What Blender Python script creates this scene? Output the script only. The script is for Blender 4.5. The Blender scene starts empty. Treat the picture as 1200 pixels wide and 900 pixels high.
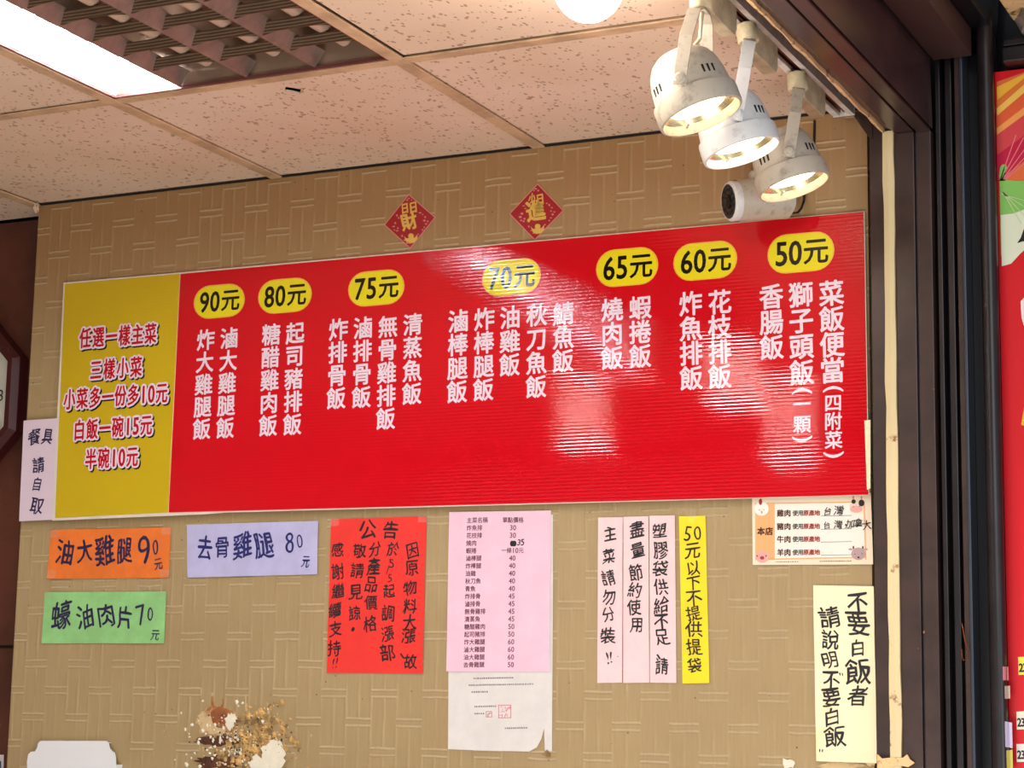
import bpy, bmesh, math, random
from mathutils import Vector, Matrix
random.seed(7)
SC = bpy.context.scene
COL = SC.collection

# ------------------------------------------------------------------ camera (calibrated: world X right along the menu wall, Y into it, Z up)
CAM = Vector((0, 0, 1.6))
F = 2400.0
import numpy as np
_D = [-np.array([-4989., 288., F]), np.array([1160., 430., F]), np.array([180., -14150., F])]
_A = np.array([d/np.linalg.norm(d) for d in _D])
_U, _S, _V = np.linalg.svd(_A)
R = _U @ _V                                   # rows: world axes seen in camera axes (x right, y down, z forward)
cd = bpy.data.cameras.new('camera'); cam = bpy.data.objects.new('camera', cd); COL.objects.link(cam)
cd.sensor_width = 36; cd.sensor_fit = 'HORIZONTAL'; cd.lens = F/1200*36; cd.clip_start = 0.02; cd.clip_end = 100
M3 = Matrix([[R[i][0], -R[i][1], -R[i][2]] for i in range(3)])
cam.matrix_world = Matrix.Translation(CAM) @ M3.to_4x4()
SC.camera = cam

def ray(px, py):
    v = R @ np.array([px-600., py-450., F]); return Vector(v)
YW = 3.4                                      # the plane of the menu wall
ZC = 1.6 + 1.202*YW/3.75                      # ceiling
def onY(px, py, Y=YW):
    r = ray(px, py); return CAM + r*(Y/r.y)
def onZ(px, py, Z=None):
    r = ray(px, py); Z = ZC if Z is None else Z; return CAM + r*((Z-CAM.z)/r.z)
def onX(px, py, X):
    r = ray(px, py); return CAM + r*(X/r.x)
def proj(p):
    v = R.T @ np.array(Vector(p)-CAM); return 600+F*v[0]/v[2], 450+F*v[1]/v[2]

# ------------------------------------------------------------------ world, lights, exposure
W = bpy.data.worlds.new('daylight'); SC.world = W; W.use_nodes = True
bg = W.node_tree.nodes['Background']; bg.inputs[0].default_value = (0.86, 0.93, 1.0, 1); bg.inputs[1].default_value = 0.34
SC.view_settings.view_transform = 'Standard'; SC.view_settings.look = 'None'
SC.view_settings.exposure = 0.22; SC.view_settings.gamma = 1.0
def area(name, loc, target, size, energy, color, sy=None):
    l = bpy.data.lights.new(name, 'AREA'); l.energy = energy; l.color = color; l.size = size
    if sy: l.shape = 'RECTANGLE'; l.size_y = sy
    o = bpy.data.objects.new(name, l); COL.objects.link(o); o.location = loc
    o.rotation_euler = (Vector(target)-Vector(loc)).to_track_quat('-Z', 'Y').to_euler(); return o
area('street_daylight', (1.6, -2.2, 3.2), (-1.5, 3.4, 1.6), 3.0, 55, (0.95, 0.97, 1.0), 2.0)
area('open_side_daylight', (1.8, 1.5, 1.25), (-1.5, 2.8, 2.4), 1.4, 16, (0.96, 0.97, 1.0), 1.2)
area('low_upward_fill', (-1.0, 1.4, 0.75), (-1.15, 2.6, 2.7), 1.3, 30, (1.0, 0.90, 0.80), 1.0)  # added unseen fill aimed up, brightens ceiling and lower wall; no real counter
# three more lamps of the shop's ceiling, out of the frame
for _p in ((-1.88, 1.50, 2.66), (-2.50, 1.12, 2.66), (-1.93, 0.85, 2.66)):
    area('ceiling_downlight', _p, (_p[0], _p[1]+0.001, 0), 0.16, 4, (1.0, 0.93, 0.84), 0.16)

# ------------------------------------------------------------------ materials
def lin(c):
    return tuple(((v/255)/12.92 if v/255 <= 0.04045 else ((v/255+0.055)/1.055)**2.4) for v in c)
def mat(name, rgb, rough=0.6, metal=0.0, var=0.0, vscale=20, bump=0.0, bscale=80, coat=0.0, spec=0.5, emit=None, estr=0, rgb2=None, thr=(0.4, 0.6), sscale=None):
    m = bpy.data.materials.new(name); m.use_nodes = True; nt = m.node_tree; N = nt.nodes; L = nt.links
    b = N['Principled BSDF']; c = lin(rgb) + (1,)
    b.inputs['Base Color'].default_value = c; b.inputs['Roughness'].default_value = rough; b.inputs['Metallic'].default_value = metal
    b.inputs['Specular IOR Level'].default_value = spec
    if coat: b.inputs['Coat Weight'].default_value = coat; b.inputs['Coat Roughness'].default_value = 0.08
    tc = N.new('ShaderNodeTexCoord')
    if rgb2 is not None or var:
        n = N.new('ShaderNodeTexNoise'); n.inputs['Scale'].default_value = vscale; n.inputs['Detail'].default_value = 6; n.inputs['Roughness'].default_value = 0.65
        L.new(tc.outputs['Object'], n.inputs['Vector'])
        r = N.new('ShaderNodeValToRGB'); L.new(n.outputs['Fac'], r.inputs['Fac'])
        r.color_ramp.elements[0].position = thr[0]; r.color_ramp.elements[1].position = thr[1]
        if rgb2 is None:
            c2 = tuple(max(0, v*(1-var)) for v in c[:3]) + (1,); c1 = tuple(min(1, v*(1+var*0.4)) for v in c[:3]) + (1,)
        else: c2, c1 = lin(rgb2)+(1,), c
        r.color_ramp.elements[0].color = c1; r.color_ramp.elements[1].color = c2
        L.new(r.outputs['Color'], b.inputs['Base Color'])
    if bump:
        n2 = N.new('ShaderNodeTexNoise'); n2.inputs['Scale'].default_value = bscale; n2.inputs['Detail'].default_value = 4
        L.new(tc.outputs['Object'], n2.inputs['Vector'])
        bp = N.new('ShaderNodeBump'); bp.inputs['Strength'].default_value = bump; bp.inputs['Distance'].default_value = 0.002
        L.new(n2.outputs['Fac'], bp.inputs['Height']); L.new(bp.outputs['Normal'], b.inputs['Normal'])
    if emit is not None:
        b.inputs['Emission Color'].default_value = tuple(emit)+(1,); b.inputs['Emission Strength'].default_value = estr
    return m

def mnode(nt, op, a, b=None, c=None):
    n = nt.nodes.new('ShaderNodeMath'); n.operation = op
    for i, v in enumerate((a, b, c)):
        if v is None: continue
        if isinstance(v, (int, float)): n.inputs[i].default_value = v
        else: nt.links.new(v, n.inputs[i])
    return n.outputs[0]

def wallpaper():
    m = mat('embossed_wallpaper', (186, 160, 117), 0.5); nt = m.node_tree; N = nt.nodes; L = nt.links; b = N['Principled BSDF']
    b.inputs['Specular IOR Level'].default_value = 0.45
    tc = N.new('ShaderNodeTexCoord')
    nd = N.new('ShaderNodeTexNoise'); nd.inputs['Scale'].default_value = 30; nd.inputs['Detail'].default_value = 3
    L.new(tc.outputs['Object'], nd.inputs['Vector'])
    sx = N.new('ShaderNodeSeparateXYZ'); L.new(tc.outputs['Object'], sx.inputs[0])
    wob = mnode(nt, 'MULTIPLY', mnode(nt, 'SUBTRACT', nd.outputs['Fac'], 0.5), 0.004)
    p0 = onY(80, 778); p1 = onY(184, 777); P = (p1.x-p0.x)/2; q1 = onY(27, 840); Q = (p0.z-q1.z)/2
    X = mnode(nt, 'ADD', sx.outputs[0], wob); Z = mnode(nt, 'ADD', sx.outputs[2], wob)
    u = mnode(nt, 'DIVIDE', mnode(nt, 'SUBTRACT', X, p0.x-P*40), P)
    v = mnode(nt, 'ADD', mnode(nt, 'DIVIDE', mnode(nt, 'SUBTRACT', Z, p0.z-Q*40), Q), 0.5)
    row = mnode(nt, 'FLOOR', v); fv = mnode(nt, 'FRACT', v)
    par = mnode(nt, 'MODULO', row, 2.0)
    uu = mnode(nt, 'FRACT', mnode(nt, 'ADD', u, mnode(nt, 'MULTIPLY', par, 0.5)))
    inpair = mnode(nt, 'LESS_THAN', uu, 0.5)
    dv = mnode(nt, 'ABSOLUTE', mnode(nt, 'SUBTRACT', fv, 0.5))
    hl = mnode(nt, 'SUBTRACT', 1.0, mnode(nt, 'MINIMUM', mnode(nt, 'DIVIDE', mnode(nt, 'ABSOLUTE', mnode(nt, 'SUBTRACT', dv, 0.12)), 0.06), 1.0))
    hl = mnode(nt, 'MULTIPLY', hl, inpair)
    u4 = mnode(nt, 'FRACT', mnode(nt, 'ADD', mnode(nt, 'MULTIPLY', uu, 4.0), 0.5))
    vl = mnode(nt, 'SUBTRACT', 1.0, mnode(nt, 'MINIMUM', mnode(nt, 'DIVIDE', mnode(nt, 'ABSOLUTE', mnode(nt, 'SUBTRACT', u4, 0.5)), 0.16), 1.0))
    band = mnode(nt, 'MULTIPLY', inpair, mnode(nt, 'LESS_THAN', dv, 0.16))
    vl = mnode(nt, 'MULTIPLY', vl, mnode(nt, 'SUBTRACT', 1.0, band))
    fade = N.new('ShaderNodeTexNoise'); fade.inputs['Scale'].default_value = 14; fade.inputs['Detail'].default_value = 4; L.new(tc.outputs['Object'], fade.inputs['Vector'])
    fd = mnode(nt, 'MULTIPLY', vl, mnode(nt, 'MULTIPLY', mnode(nt, 'MAXIMUM', mnode(nt, 'SUBTRACT', fade.outputs['Fac'], 0.36), 0.0), 2.2))
    h = mnode(nt, 'MAXIMUM', hl, fd)
    # fine vertical fibre
    mp = N.new('ShaderNodeMapping'); mp.inputs['Scale'].default_value = (260, 260, 14); L.new(tc.outputs['Object'], mp.inputs['Vector'])
    fb = N.new('ShaderNodeTexNoise'); fb.inputs['Scale'].default_value = 1; fb.inputs['Detail'].default_value = 3; L.new(mp.outputs[0], fb.inputs['Vector'])
    hh = mnode(nt, 'ADD', h, mnode(nt, 'MULTIPLY', fb.outputs['Fac'], 0.25))
    bp = N.new('ShaderNodeBump'); bp.inputs['Strength'].default_value = 0.9; bp.inputs['Distance'].default_value = 0.0018
    L.new(hh, bp.inputs['Height']); L.new(bp.outputs['Normal'], b.inputs['Normal'])
    # colour: worn, smoky stains, specks, lighter ridges
    st = N.new('ShaderNodeTexNoise'); st.inputs['Scale'].default_value = 2.2; st.inputs['Detail'].default_value = 7; st.inputs['Roughness'].default_value = 0.6
    L.new(tc.outputs['Object'], st.inputs['Vector'])
    r = N.new('ShaderNodeValToRGB'); L.new(st.outputs['Fac'], r.inputs['Fac'])
    r.color_ramp.elements[0].position = 0.3; r.color_ramp.elements[1].position = 0.7
    r.color_ramp.elements[0].color = lin((168, 144, 102))+(1,); r.color_ramp.elements[1].color = lin((186, 162, 118))+(1,)
    # browner top band: grime stains, plus the weaker light up there painted in
    gz = mnode(nt, 'MULTIPLY', mnode(nt, 'SUBTRACT', sx.outputs[2], 2.36), 4.0)
    gz = mnode(nt, 'MINIMUM', mnode(nt, 'MAXIMUM', mnode(nt, 'ADD', gz, mnode(nt, 'MULTIPLY', mnode(nt, 'SUBTRACT', st.outputs['Fac'], 0.5), 1.2)), 0.0), 1.0)
    g = N.new('ShaderNodeMixRGB'); L.new(gz, g.inputs[0]); L.new(r.outputs[0], g.inputs[1]); g.inputs[2].default_value = lin((160, 122, 80))+(1,)
    m1 = N.new('ShaderNodeMixRGB'); L.new(mnode(nt, 'ADD', mnode(nt, 'MULTIPLY', hl, 0.55), mnode(nt, 'MULTIPLY', fd, 0.26)), m1.inputs[0]); L.new(g.outputs[0], m1.inputs[1]); m1.inputs[2].default_value = lin((224, 202, 162))+(1,)
    fm = N.new('ShaderNodeMixRGB'); L.new(mnode(nt, 'MULTIPLY', fb.outputs['Fac'], 0.45), fm.inputs[0]); L.new(m1.outputs[0], fm.inputs[1]); fm.inputs[2].default_value = lin((140, 112, 76))+(1,)
    vo = N.new('ShaderNodeTexVoronoi'); vo.inputs['Scale'].default_value = 26; L.new(tc.outputs['Object'], vo.inputs['Vector'])
    sp = mnode(nt, 'LESS_THAN', vo.outputs['Distance'], 0.045)
    m2 = N.new('ShaderNodeMixRGB'); L.new(mnode(nt, 'MULTIPLY', sp, 0.7), m2.inputs[0]); L.new(fm.outputs[0], m2.inputs[1]); m2.inputs[2].default_value = lin((70, 45, 25))+(1,)
    L.new(m2.outputs[0], b.inputs['Base Color'])
    return m

def tile_mat():
    m = mat('mineral_fibre_tile', (232, 208, 188), 0.85); nt = m.node_tree; N = nt.nodes; L = nt.links; b = N['Principled BSDF']
    tc = N.new('ShaderNodeTexCoord'); dn = N.new('ShaderNodeTexNoise'); dn.inputs['Scale'].default_value = 60
    L.new(tc.outputs['Object'], dn.inputs['Vector'])
    mx = N.new('ShaderNodeMixRGB'); mx.inputs[0].default_value = 0.008; L.new(tc.outputs['Object'], mx.inputs[1]); L.new(dn.outputs['Color'], mx.inputs[2])
    mp = N.new('ShaderNodeMapping'); mp.inputs['Scale'].default_value = (1.0, 0.55, 1); L.new(mx.outputs[0], mp.inputs['Vector'])
    vo = N.new('ShaderNodeTexVoronoi'); vo.inputs['Scale'].default_value = 120; L.new(mp.outputs[0], vo.inputs['Vector'])
    gate = N.new('ShaderNodeTexNoise'); gate.inputs['Scale'].default_value = 50; gate.inputs['Detail'].default_value = 2; L.new(tc.outputs['Object'], gate.inputs['Vector'])
    rr = mnode(nt, 'MULTIPLY', mnode(nt, 'MAXIMUM', mnode(nt, 'SUBTRACT', gate.outputs['Fac'], 0.36), 0.0), 1.35)
    sp = mnode(nt, 'LESS_THAN', vo.outputs['Distance'], rr)
    st = N.new('ShaderNodeTexNoise'); st.inputs['Scale'].default_value = 3; st.inputs['Detail'].default_value = 6; L.new(tc.outputs['Object'], st.inputs['Vector'])
    r = N.new('ShaderNodeValToRGB'); L.new(st.outputs['Fac'], r.inputs['Fac']); r.color_ramp.elements[0].position = .3; r.color_ramp.elements[1].position = .75
    r.color_ramp.elements[0].color = lin((232, 207, 187))+(1,); r.color_ramp.elements[1].color = lin((220, 190, 165))+(1,)
    m2 = N.new('ShaderNodeMixRGB'); L.new(mnode(nt, 'MULTIPLY', sp, 0.62), m2.inputs[0]); L.new(r.outputs[0], m2.inputs[1]); m2.inputs[2].default_value = lin((138, 96, 58))+(1,)
    L.new(m2.outputs[0], b.inputs['Base Color'])
    bp = N.new('ShaderNodeBump'); bp.inputs['Strength'].default_value = 0.5; bp.inputs['Distance'].default_value = 0.001; bp.invert = True
    L.new(sp, bp.inputs['Height']); L.new(bp.outputs[0], b.inputs['Normal'])
    return m

def fluted(name, rgb, rough=0.2):
    """twin-wall plastic sheet: fine horizontal flutes pressed through the print"""
    m = mat(name, rgb, rough, spec=0.5); nt = m.node_tree; N = nt.nodes; L = nt.links; b = N['Principled BSDF']
    tc = N.new('ShaderNodeTexCoord'); sx = N.new('ShaderNodeSeparateXYZ'); L.new(tc.outputs['Object'], sx.inputs[0])
    n = N.new('ShaderNodeTexNoise'); n.inputs['Scale'].default_value = 5; n.inputs['Detail'].default_value = 2; L.new(tc.outputs['Object'], n.inputs['Vector'])
    z = mnode(nt, 'ADD', sx.outputs[2], mnode(nt, 'MULTIPLY', n.outputs['Fac'], 0.003))
    s = mnode(nt, 'MULTIPLY', mnode(nt, 'SINE', mnode(nt, 'MULTIPLY', z, 2*math.pi/0.0066)), 0.026)
    sl = mnode(nt, 'ADD', s, mnode(nt, 'MULTIPLY', mnode(nt, 'SUBTRACT', n.outputs['Fac'], 0.5), 0.022))
    g = N.new('ShaderNodeNewGeometry'); cx = N.new('ShaderNodeCombineXYZ'); L.new(sl, cx.inputs[2])
    ad = N.new('ShaderNodeVectorMath'); ad.operation = 'ADD'; L.new(g.outputs['Normal'], ad.inputs[0]); L.new(cx.outputs[0], ad.inputs[1])
    nm = N.new('ShaderNodeVectorMath'); nm.operation = 'NORMALIZE'; L.new(ad.outputs[0], nm.inputs[0]); L.new(nm.outputs[0], b.inputs['Normal'])
    return m

M = {}
M['wall'] = wallpaper()
M['tile'] = tile_mat()
M['tbar'] = mat('painted_grid_bar', (206, 172, 138), 0.55, var=0.25, vscale=12)
M['void'] = mat('ceiling_void', (30, 20, 15), 0.9)
M['white_enamel'] = mat('grimy_white_enamel', (172, 163, 148), 0.38, var=0.5, vscale=55, thr=(0.52, 0.8), bump=0.15)
M['white_clean'] = mat('white_enamel', (206, 206, 206), 0.32, var=0.35, vscale=45, thr=(0.56, 0.8))
M['cream_plastic'] = mat('yellowed_plastic', (222, 208, 172), 0.45, var=0.2, vscale=30)
M['track_white'] = mat('white_track', (244, 240, 236), 0.4, var=0.2, vscale=30)
M['black'] = mat('black_plastic', (22, 20, 20), 0.4)
M['copper'] = mat('copper', (150, 80, 45), 0.35, metal=1)
M['steel'] = mat('steel', (170, 168, 165), 0.3, metal=1)
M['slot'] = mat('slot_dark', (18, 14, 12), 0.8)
M['reflector'] = mat('lamp_reflector', (235, 220, 180), 0.25, metal=0.9)
M['lens'] = mat('lit_lamp_lens', (255, 240, 205), 0.2, emit=(1.0, 0.80, 0.50), estr=5.5)
M['tube'] = mat('lit_tube', (255, 255, 255), 0.3, emit=(0.86, 0.93, 1.0), estr=100)
M['globe'] = mat('lit_globe', (255, 250, 240), 0.3, emit=(1.0, 0.93, 0.84), estr=9)
M['louver'] = mat('louver_aluminium', (150, 132, 124), 0.4, metal=0.6, var=0.2, vscale=18)
M['louver_end'] = mat('louver_housing', (170, 145, 125), 0.4, metal=0.5)
M['lit_cell_white'] = mat('lit_louver_white', (235, 238, 242), 0.5)  # louvre parts in the lit channel painted white to carry the tube's glare
M['frame'] = mat('dark_brown_aluminium', (64, 46, 42), 0.34, var=0.25, vscale=14, spec=0.5)
M['frame2'] = mat('dark_brown_aluminium_beam', (72, 50, 50), 0.26, var=0.3, vscale=8)
M['frame_dark'] = mat('black_brown_aluminium', (34, 27, 30), 0.3, var=0.3, vscale=14)
M['worn'] = mat('worn_brown_paint', (66, 44, 40), 0.45, rgb2=(150, 130, 115), vscale=22, thr=(0.66, 0.74))
M['channel'] = mat('shutter_channel', (16, 15, 20), 0.3)
M['steelblue'] = mat('worn_steel_edge', (66, 72, 84), 0.35, metal=0.5)
M['cream_wood'] = mat('cream_painted_strip', (222, 202, 156), 0.6, rgb2=(150, 100, 58), vscale=24, thr=(0.64, 0.7))
M['rust_foam'] = mat('rusty_caulk', (236, 194, 142), 0.8, rgb2=(110, 60, 30), vscale=60, thr=(0.56, 0.66), bump=0.8)
M['wood'] = mat('dark_red_wood', (92, 46, 32), 0.45, var=0.4, vscale=4)
M['clock_wood'] = mat('clock_case_wood', (70, 22, 24), 0.3)
M['dial'] = mat('clock_dial', (206, 208, 198), 0.35)
M['ink'] = mat('black_ink', (24, 22, 24), 0.55)
M['blue_ink'] = mat('navy_ink', (28, 32, 98), 0.5)
M['purple_ink'] = mat('violet_black_ink', (40, 28, 70), 0.5)
M['faint_ink'] = mat('pale_grey_ink', (120, 116, 120), 0.6)
M['seal'] = mat('red_seal_ink', (206, 120, 128), 0.6)
M['maroon_ink'] = mat('maroon_ink', (96, 30, 62), 0.55)
M['red_brown'] = mat('red_brown_ink', (160, 50, 40), 0.55)
M['orange_paper'] = mat('orange_paper', (240, 122, 44), 0.6, var=0.12, vscale=12)
M['lav_paper'] = mat('lavender_paper', (192, 188, 226), 0.5, var=0.08, vscale=16)
M['green_paper'] = mat('green_paper', (150, 208, 132), 0.55, var=0.12, vscale=14)
M['slip_paper'] = mat('pale_lilac_paper', (228, 208, 222), 0.5)
M['red_paper'] = mat('red_paper', (236, 50, 40), 0.6, var=0.06, vscale=12)
M['pink_paper'] = mat('pink_paper', (244, 200, 218), 0.6, var=0.04)
M['pink2_paper'] = mat('pale_pink_paper', (246, 210, 212), 0.6, var=0.04)
M['white_paper'] = mat('white_paper', (226, 220, 216), 0.55, var=0.05, bump=0.4, bscale=25)
M['yellow_paper'] = mat('yellow_paper', (252, 222, 28), 0.6, var=0.04)
M['cream_paper'] = mat('cream_paper', (252, 240, 200), 0.55, rgb2=(244, 226, 160), vscale=7, thr=(0.6, 0.72))
M['card'] = mat('origin_card', (244, 226, 200), 0.35)
M['card_white'] = mat('card_white', (246, 238, 226), 0.35)
M['card_orange'] = mat('card_orange', (240, 178, 118), 0.35)
M['tape'] = mat('clear_tape', (240, 232, 215), 0.15); _b = M['tape'].node_tree.nodes['Principled BSDF']; _b.inputs['Alpha'].default_value = 0.12
M['red_board'] = fluted('red_fluted_board', (204, 14, 28), 0.045)
M['yellow_board'] = fluted('gold_fluted_board', (206, 176, 28), 0.15)
M['pill'] = fluted('yellow_print', (236, 222, 34), 0.045)
M['pill_edge'] = fluted('orange_print', (240, 190, 70), 0.045)
M['menu_white'] = fluted('white_print', (240, 222, 236), 0.045)
M['menu_black'] = fluted('black_print', (24, 18, 20), 0.045)
M['menu_red'] = fluted('red_print', (190, 16, 36), 0.2)
M['board_edge'] = mat('white_board_edge', (232, 220, 205), 0.5)
M['gold'] = mat('gold_foil', (226, 190, 92), 0.35, metal=0.3)
M['dred'] = mat('deep_red_card', (158, 18, 30), 0.4)
M['pink_line'] = mat('pale_pink_border', (214, 140, 128), 0.5)
M['sign_red'] = mat('sign_red', (214, 16, 30), 0.35)
M['plaster'] = mat('exposed_plaster', (206, 178, 132), 0.9, rgb2=(160, 96, 48), vscale=26, thr=(0.45, 0.6), bump=0.8, bscale=60)
M['rustp'] = mat('rusty_plaster', (158, 92, 50), 0.9, var=0.3, vscale=40)
M['hole'] = mat('dark_hole', (92, 54, 36), 0.95, var=0.4, vscale=40)
M['ochre'] = mat('ochre_crumbs', (196, 156, 96), 0.9, var=0.6, vscale=60)
M['torn'] = mat('torn_paper', (236, 228, 206), 0.8, var=0.1)
M['carton'] = mat('white_carton', (236, 236, 238), 0.4)
M['floor'] = mat('floor_tiles', (150, 140, 130), 0.5, var=0.2, vscale=3)
M['plainwall'] = mat('cream_side_wall', (200, 180, 150), 0.8, var=0.1, vscale=2)
M['flesh_pink'] = mat('print_pink', (236, 170, 160), 0.4)
M['print_white'] = mat('print_white', (246, 240, 232), 0.4)
M['print_mauve'] = mat('print_mauve', (186, 156, 156), 0.4)
M['horn'] = mat('print_horn', (222, 150, 90), 0.4)

# ------------------------------------------------------------------ mesh helpers
class MB:
    def __init__(s): s.v = []; s.f = []; s.smooth = False
    def add(s, vs, fs):
        o = len(s.v); s.v += [tuple(p) for p in vs]; s.f += [tuple(i+o for i in f) for f in fs]; return s
    def box(s, x0, x1, y0, y1, z0, z1):
        vs = [(x, y, z) for x in (x0, x1) for y in (y0, y1) for z in (z0, z1)]
        return s.add(vs, [(0, 1, 3, 2), (4, 6, 7, 5), (0, 4, 5, 1), (2, 3, 7, 6), (0, 2, 6, 4), (1, 5, 7, 3)])
    def obox(s, c, ax, ay, az, hx, hy, hz):
        vs = [Vector(c)+ax*(i*hx)+ay*(j*hy)+az*(k*hz) for i in (-1, 1) for j in (-1, 1) for k in (-1, 1)]
        return s.add(vs, [(0, 1, 3, 2), (4, 6, 7, 5), (0, 4, 5, 1), (2, 3, 7, 6), (0, 2, 6, 4), (1, 5, 7, 3)])
    def lathe(s, prof, seg=40, c=Vector((0, 0, 0)), ax=Vector((0, 0, 1)), ref=None, cap0=False, cap1=False):
        ax = ax.normalized(); ref = ref or (Vector((1, 0, 0)) if abs(ax.x) < .9 else Vector((0, 1, 0)))
        a = (ref-ax*ref.dot(ax)).normalized(); b = ax.cross(a); vs = []; fs = []
        for r, z in prof:
            for k in range(seg):
                t = 2*math.pi*k/seg; vs.append(c+ax*z+(a*math.cos(t)+b*math.sin(t))*r)
        for i in range(len(prof)-1):
            for k in range(seg):
                k2 = (k+1) % seg; fs.append((i*seg+k, i*seg+k2, (i+1)*seg+k2, (i+1)*seg+k))
        if cap0: fs.append(tuple(range(seg))[::-1])
        if cap1: fs.append(tuple((len(prof)-1)*seg+k for k in range(seg)))
        return s.add(vs, fs)
    def tube(s, pts, r, seg=10):
        pts = [Vector(p) for p in pts]; vs = []; fs = []; n = len(pts)
        up = Vector((0.13, 0.2, 1)).normalized()
        for i, p in enumerate(pts):
            d = (pts[min(i+1, n-1)]-pts[max(i-1, 0)]).normalized(); a = d.cross(up)
            if a.length < 1e-3: a = d.cross(Vector((1, 0, 0)))
            a.normalize(); b = d.cross(a)
            for k in range(seg):
                t = 2*math.pi*k/seg; vs.append(p+(a*math.cos(t)+b*math.sin(t))*r)
        for i in range(n-1):
            for k in range(seg):
                k2 = (k+1) % seg; fs.append((i*seg+k, i*seg+k2, (i+1)*seg+k2, (i+1)*seg+k))
        fs.append(tuple(range(seg))[::-1]); fs.append(tuple((n-1)*seg+k for k in range(seg)))
        return s.add(vs, fs)
    def prism(s, poly, th):
        """poly: 3D points in a plane facing the room (-Y); thickness goes back into +Y"""
        n = len(poly); vs = [Vector(p) for p in poly]+[Vector(p)+Vector((0, th, 0)) for p in poly]
        fs = [tuple(range(n)), tuple(range(n, 2*n))[::-1]]+[(i, (i+n), (i+1) % n+n, (i+1) % n) for i in range(n)]
        return s.add(vs, fs)
    def flat(s, poly): return s.add(poly, [tuple(range(len(poly)))])

def empty(name, loc=(0, 0, 0)):
    o = bpy.data.objects.new(name, None); COL.objects.link(o); o.location = loc; o.empty_display_size = 0.05; return o
def obj(name, mb, m, parent=None, smooth=False, bevel=0.0, recalc=True):
    me = bpy.data.meshes.new(name); me.from_pydata([tuple(v) for v in mb.v], [], mb.f)
    if recalc:
        bm = bmesh.new(); bm.from_mesh(me); bmesh.ops.recalc_face_normals(bm, faces=bm.faces); bm.to_mesh(me); bm.free()
    me.materials.append(m)
    if smooth:
        me.polygons.foreach_set('use_smooth', [True]*len(me.polygons))
        try: me.set_sharp_from_angle(angle=math.radians(38))
        except Exception: pass
    o = bpy.data.objects.new(name, me); COL.objects.link(o)
    if bevel:
        bv = o.modifiers.new('bevel', 'BEVEL'); bv.width = bevel; bv.segments = 2; bv.limit_method = 'ANGLE'
    if parent:
        o.parent = parent
        l = parent.matrix_basis.translation.copy()
        p = parent.parent
        while p: l += p.matrix_basis.translation; p = p.parent
        me.transform(Matrix.Translation(-l)) if l.length else None
    return o
def tag(o, label, cat, group=None):
    o['label'] = label; o['category'] = cat
    if group: o['group'] = group
    return o
def struct(o): o['kind'] = 'structure'; return o

# ------------------------------------------------------------------ lettering: built-in CJK font turned into thin ink meshes
ALL = set('國0123456789任選一樣主菜三小多份元白飯碗半炸大雞腿滷糖醋肉起司豬排骨無清蒸魚棒油秋刀鯖燒蝦捲花枝香腸獅子頭顆便當四附餐具請自取蠔片去公告因原物料漲、故於起調部分產品價格敬見諒感謝繼續支持!盡量節約使用塑膠袋供給不足以下提裝勿要者說明本店台灣加拿大牛羊地名稱單點條青日財進斗金隹招寶米黃兩貝才(/)"・.年月')
G = {}; GT = {}
def build_glyphs(G, off=0.0):
    tmp = []
    for ch in ALL:
        cu = bpy.data.curves.new('g', 'FONT'); cu.body = ch; cu.size = 1; cu.resolution_u = 3; cu.offset = off if ord(ch) > 256 else off*2.6; cu.align_x = 'LEFT'
        o = bpy.data.objects.new('g', cu); COL.objects.link(o); tmp.append((ch, o, cu))
    bpy.context.view_layer.update(); dg = bpy.context.evaluated_depsgraph_get()
    raw = {}
    for ch, o, cu in tmp:
        me = o.evaluated_get(dg).to_mesh()
        raw[ch] = ([(v.co.x, v.co.y) for v in me.vertices], [tuple(p.vertices) for p in me.polygons])
    for ch, o, cu in tmp:
        bpy.data.objects.remove(o); bpy.data.curves.remove(cu)
    vs = raw['國'][0]; x0, x1 = min(v[0] for v in vs), max(v[0] for v in vs); y0, y1 = min(v[1] for v in vs), max(v[1] for v in vs)
    em = (y1-y0)/0.92; cx, cy = (x0+x1)/2, (y0+y1)/2
    for ch, (v, f) in raw.items():
        if not v: print('EMPTY GLYPH', ch); continue
        ax0, ax1 = min(p[0] for p in v), max(p[0] for p in v); ay0, ay1 = min(p[1] for p in v), max(p[1] for p in v)
        if ord(ch) < 256:
            k = 0.74*em/(raw['0'][0] and (max(p[1] for p in raw['0'][0])-min(p[1] for p in raw['0'][0])))
            mx, my = (ax0+ax1)/2, (ay0+ay1)/2
            G[ch] = ([((p[0]-mx)*k/em, (p[1]-my)*k/em) for p in v], f)
        else:
            G[ch] = ([((p[0]-cx)/em, (p[1]-cy)/em) for p in v], f)
build_glyphs(G); build_glyphs(GT, -0.009)

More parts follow.
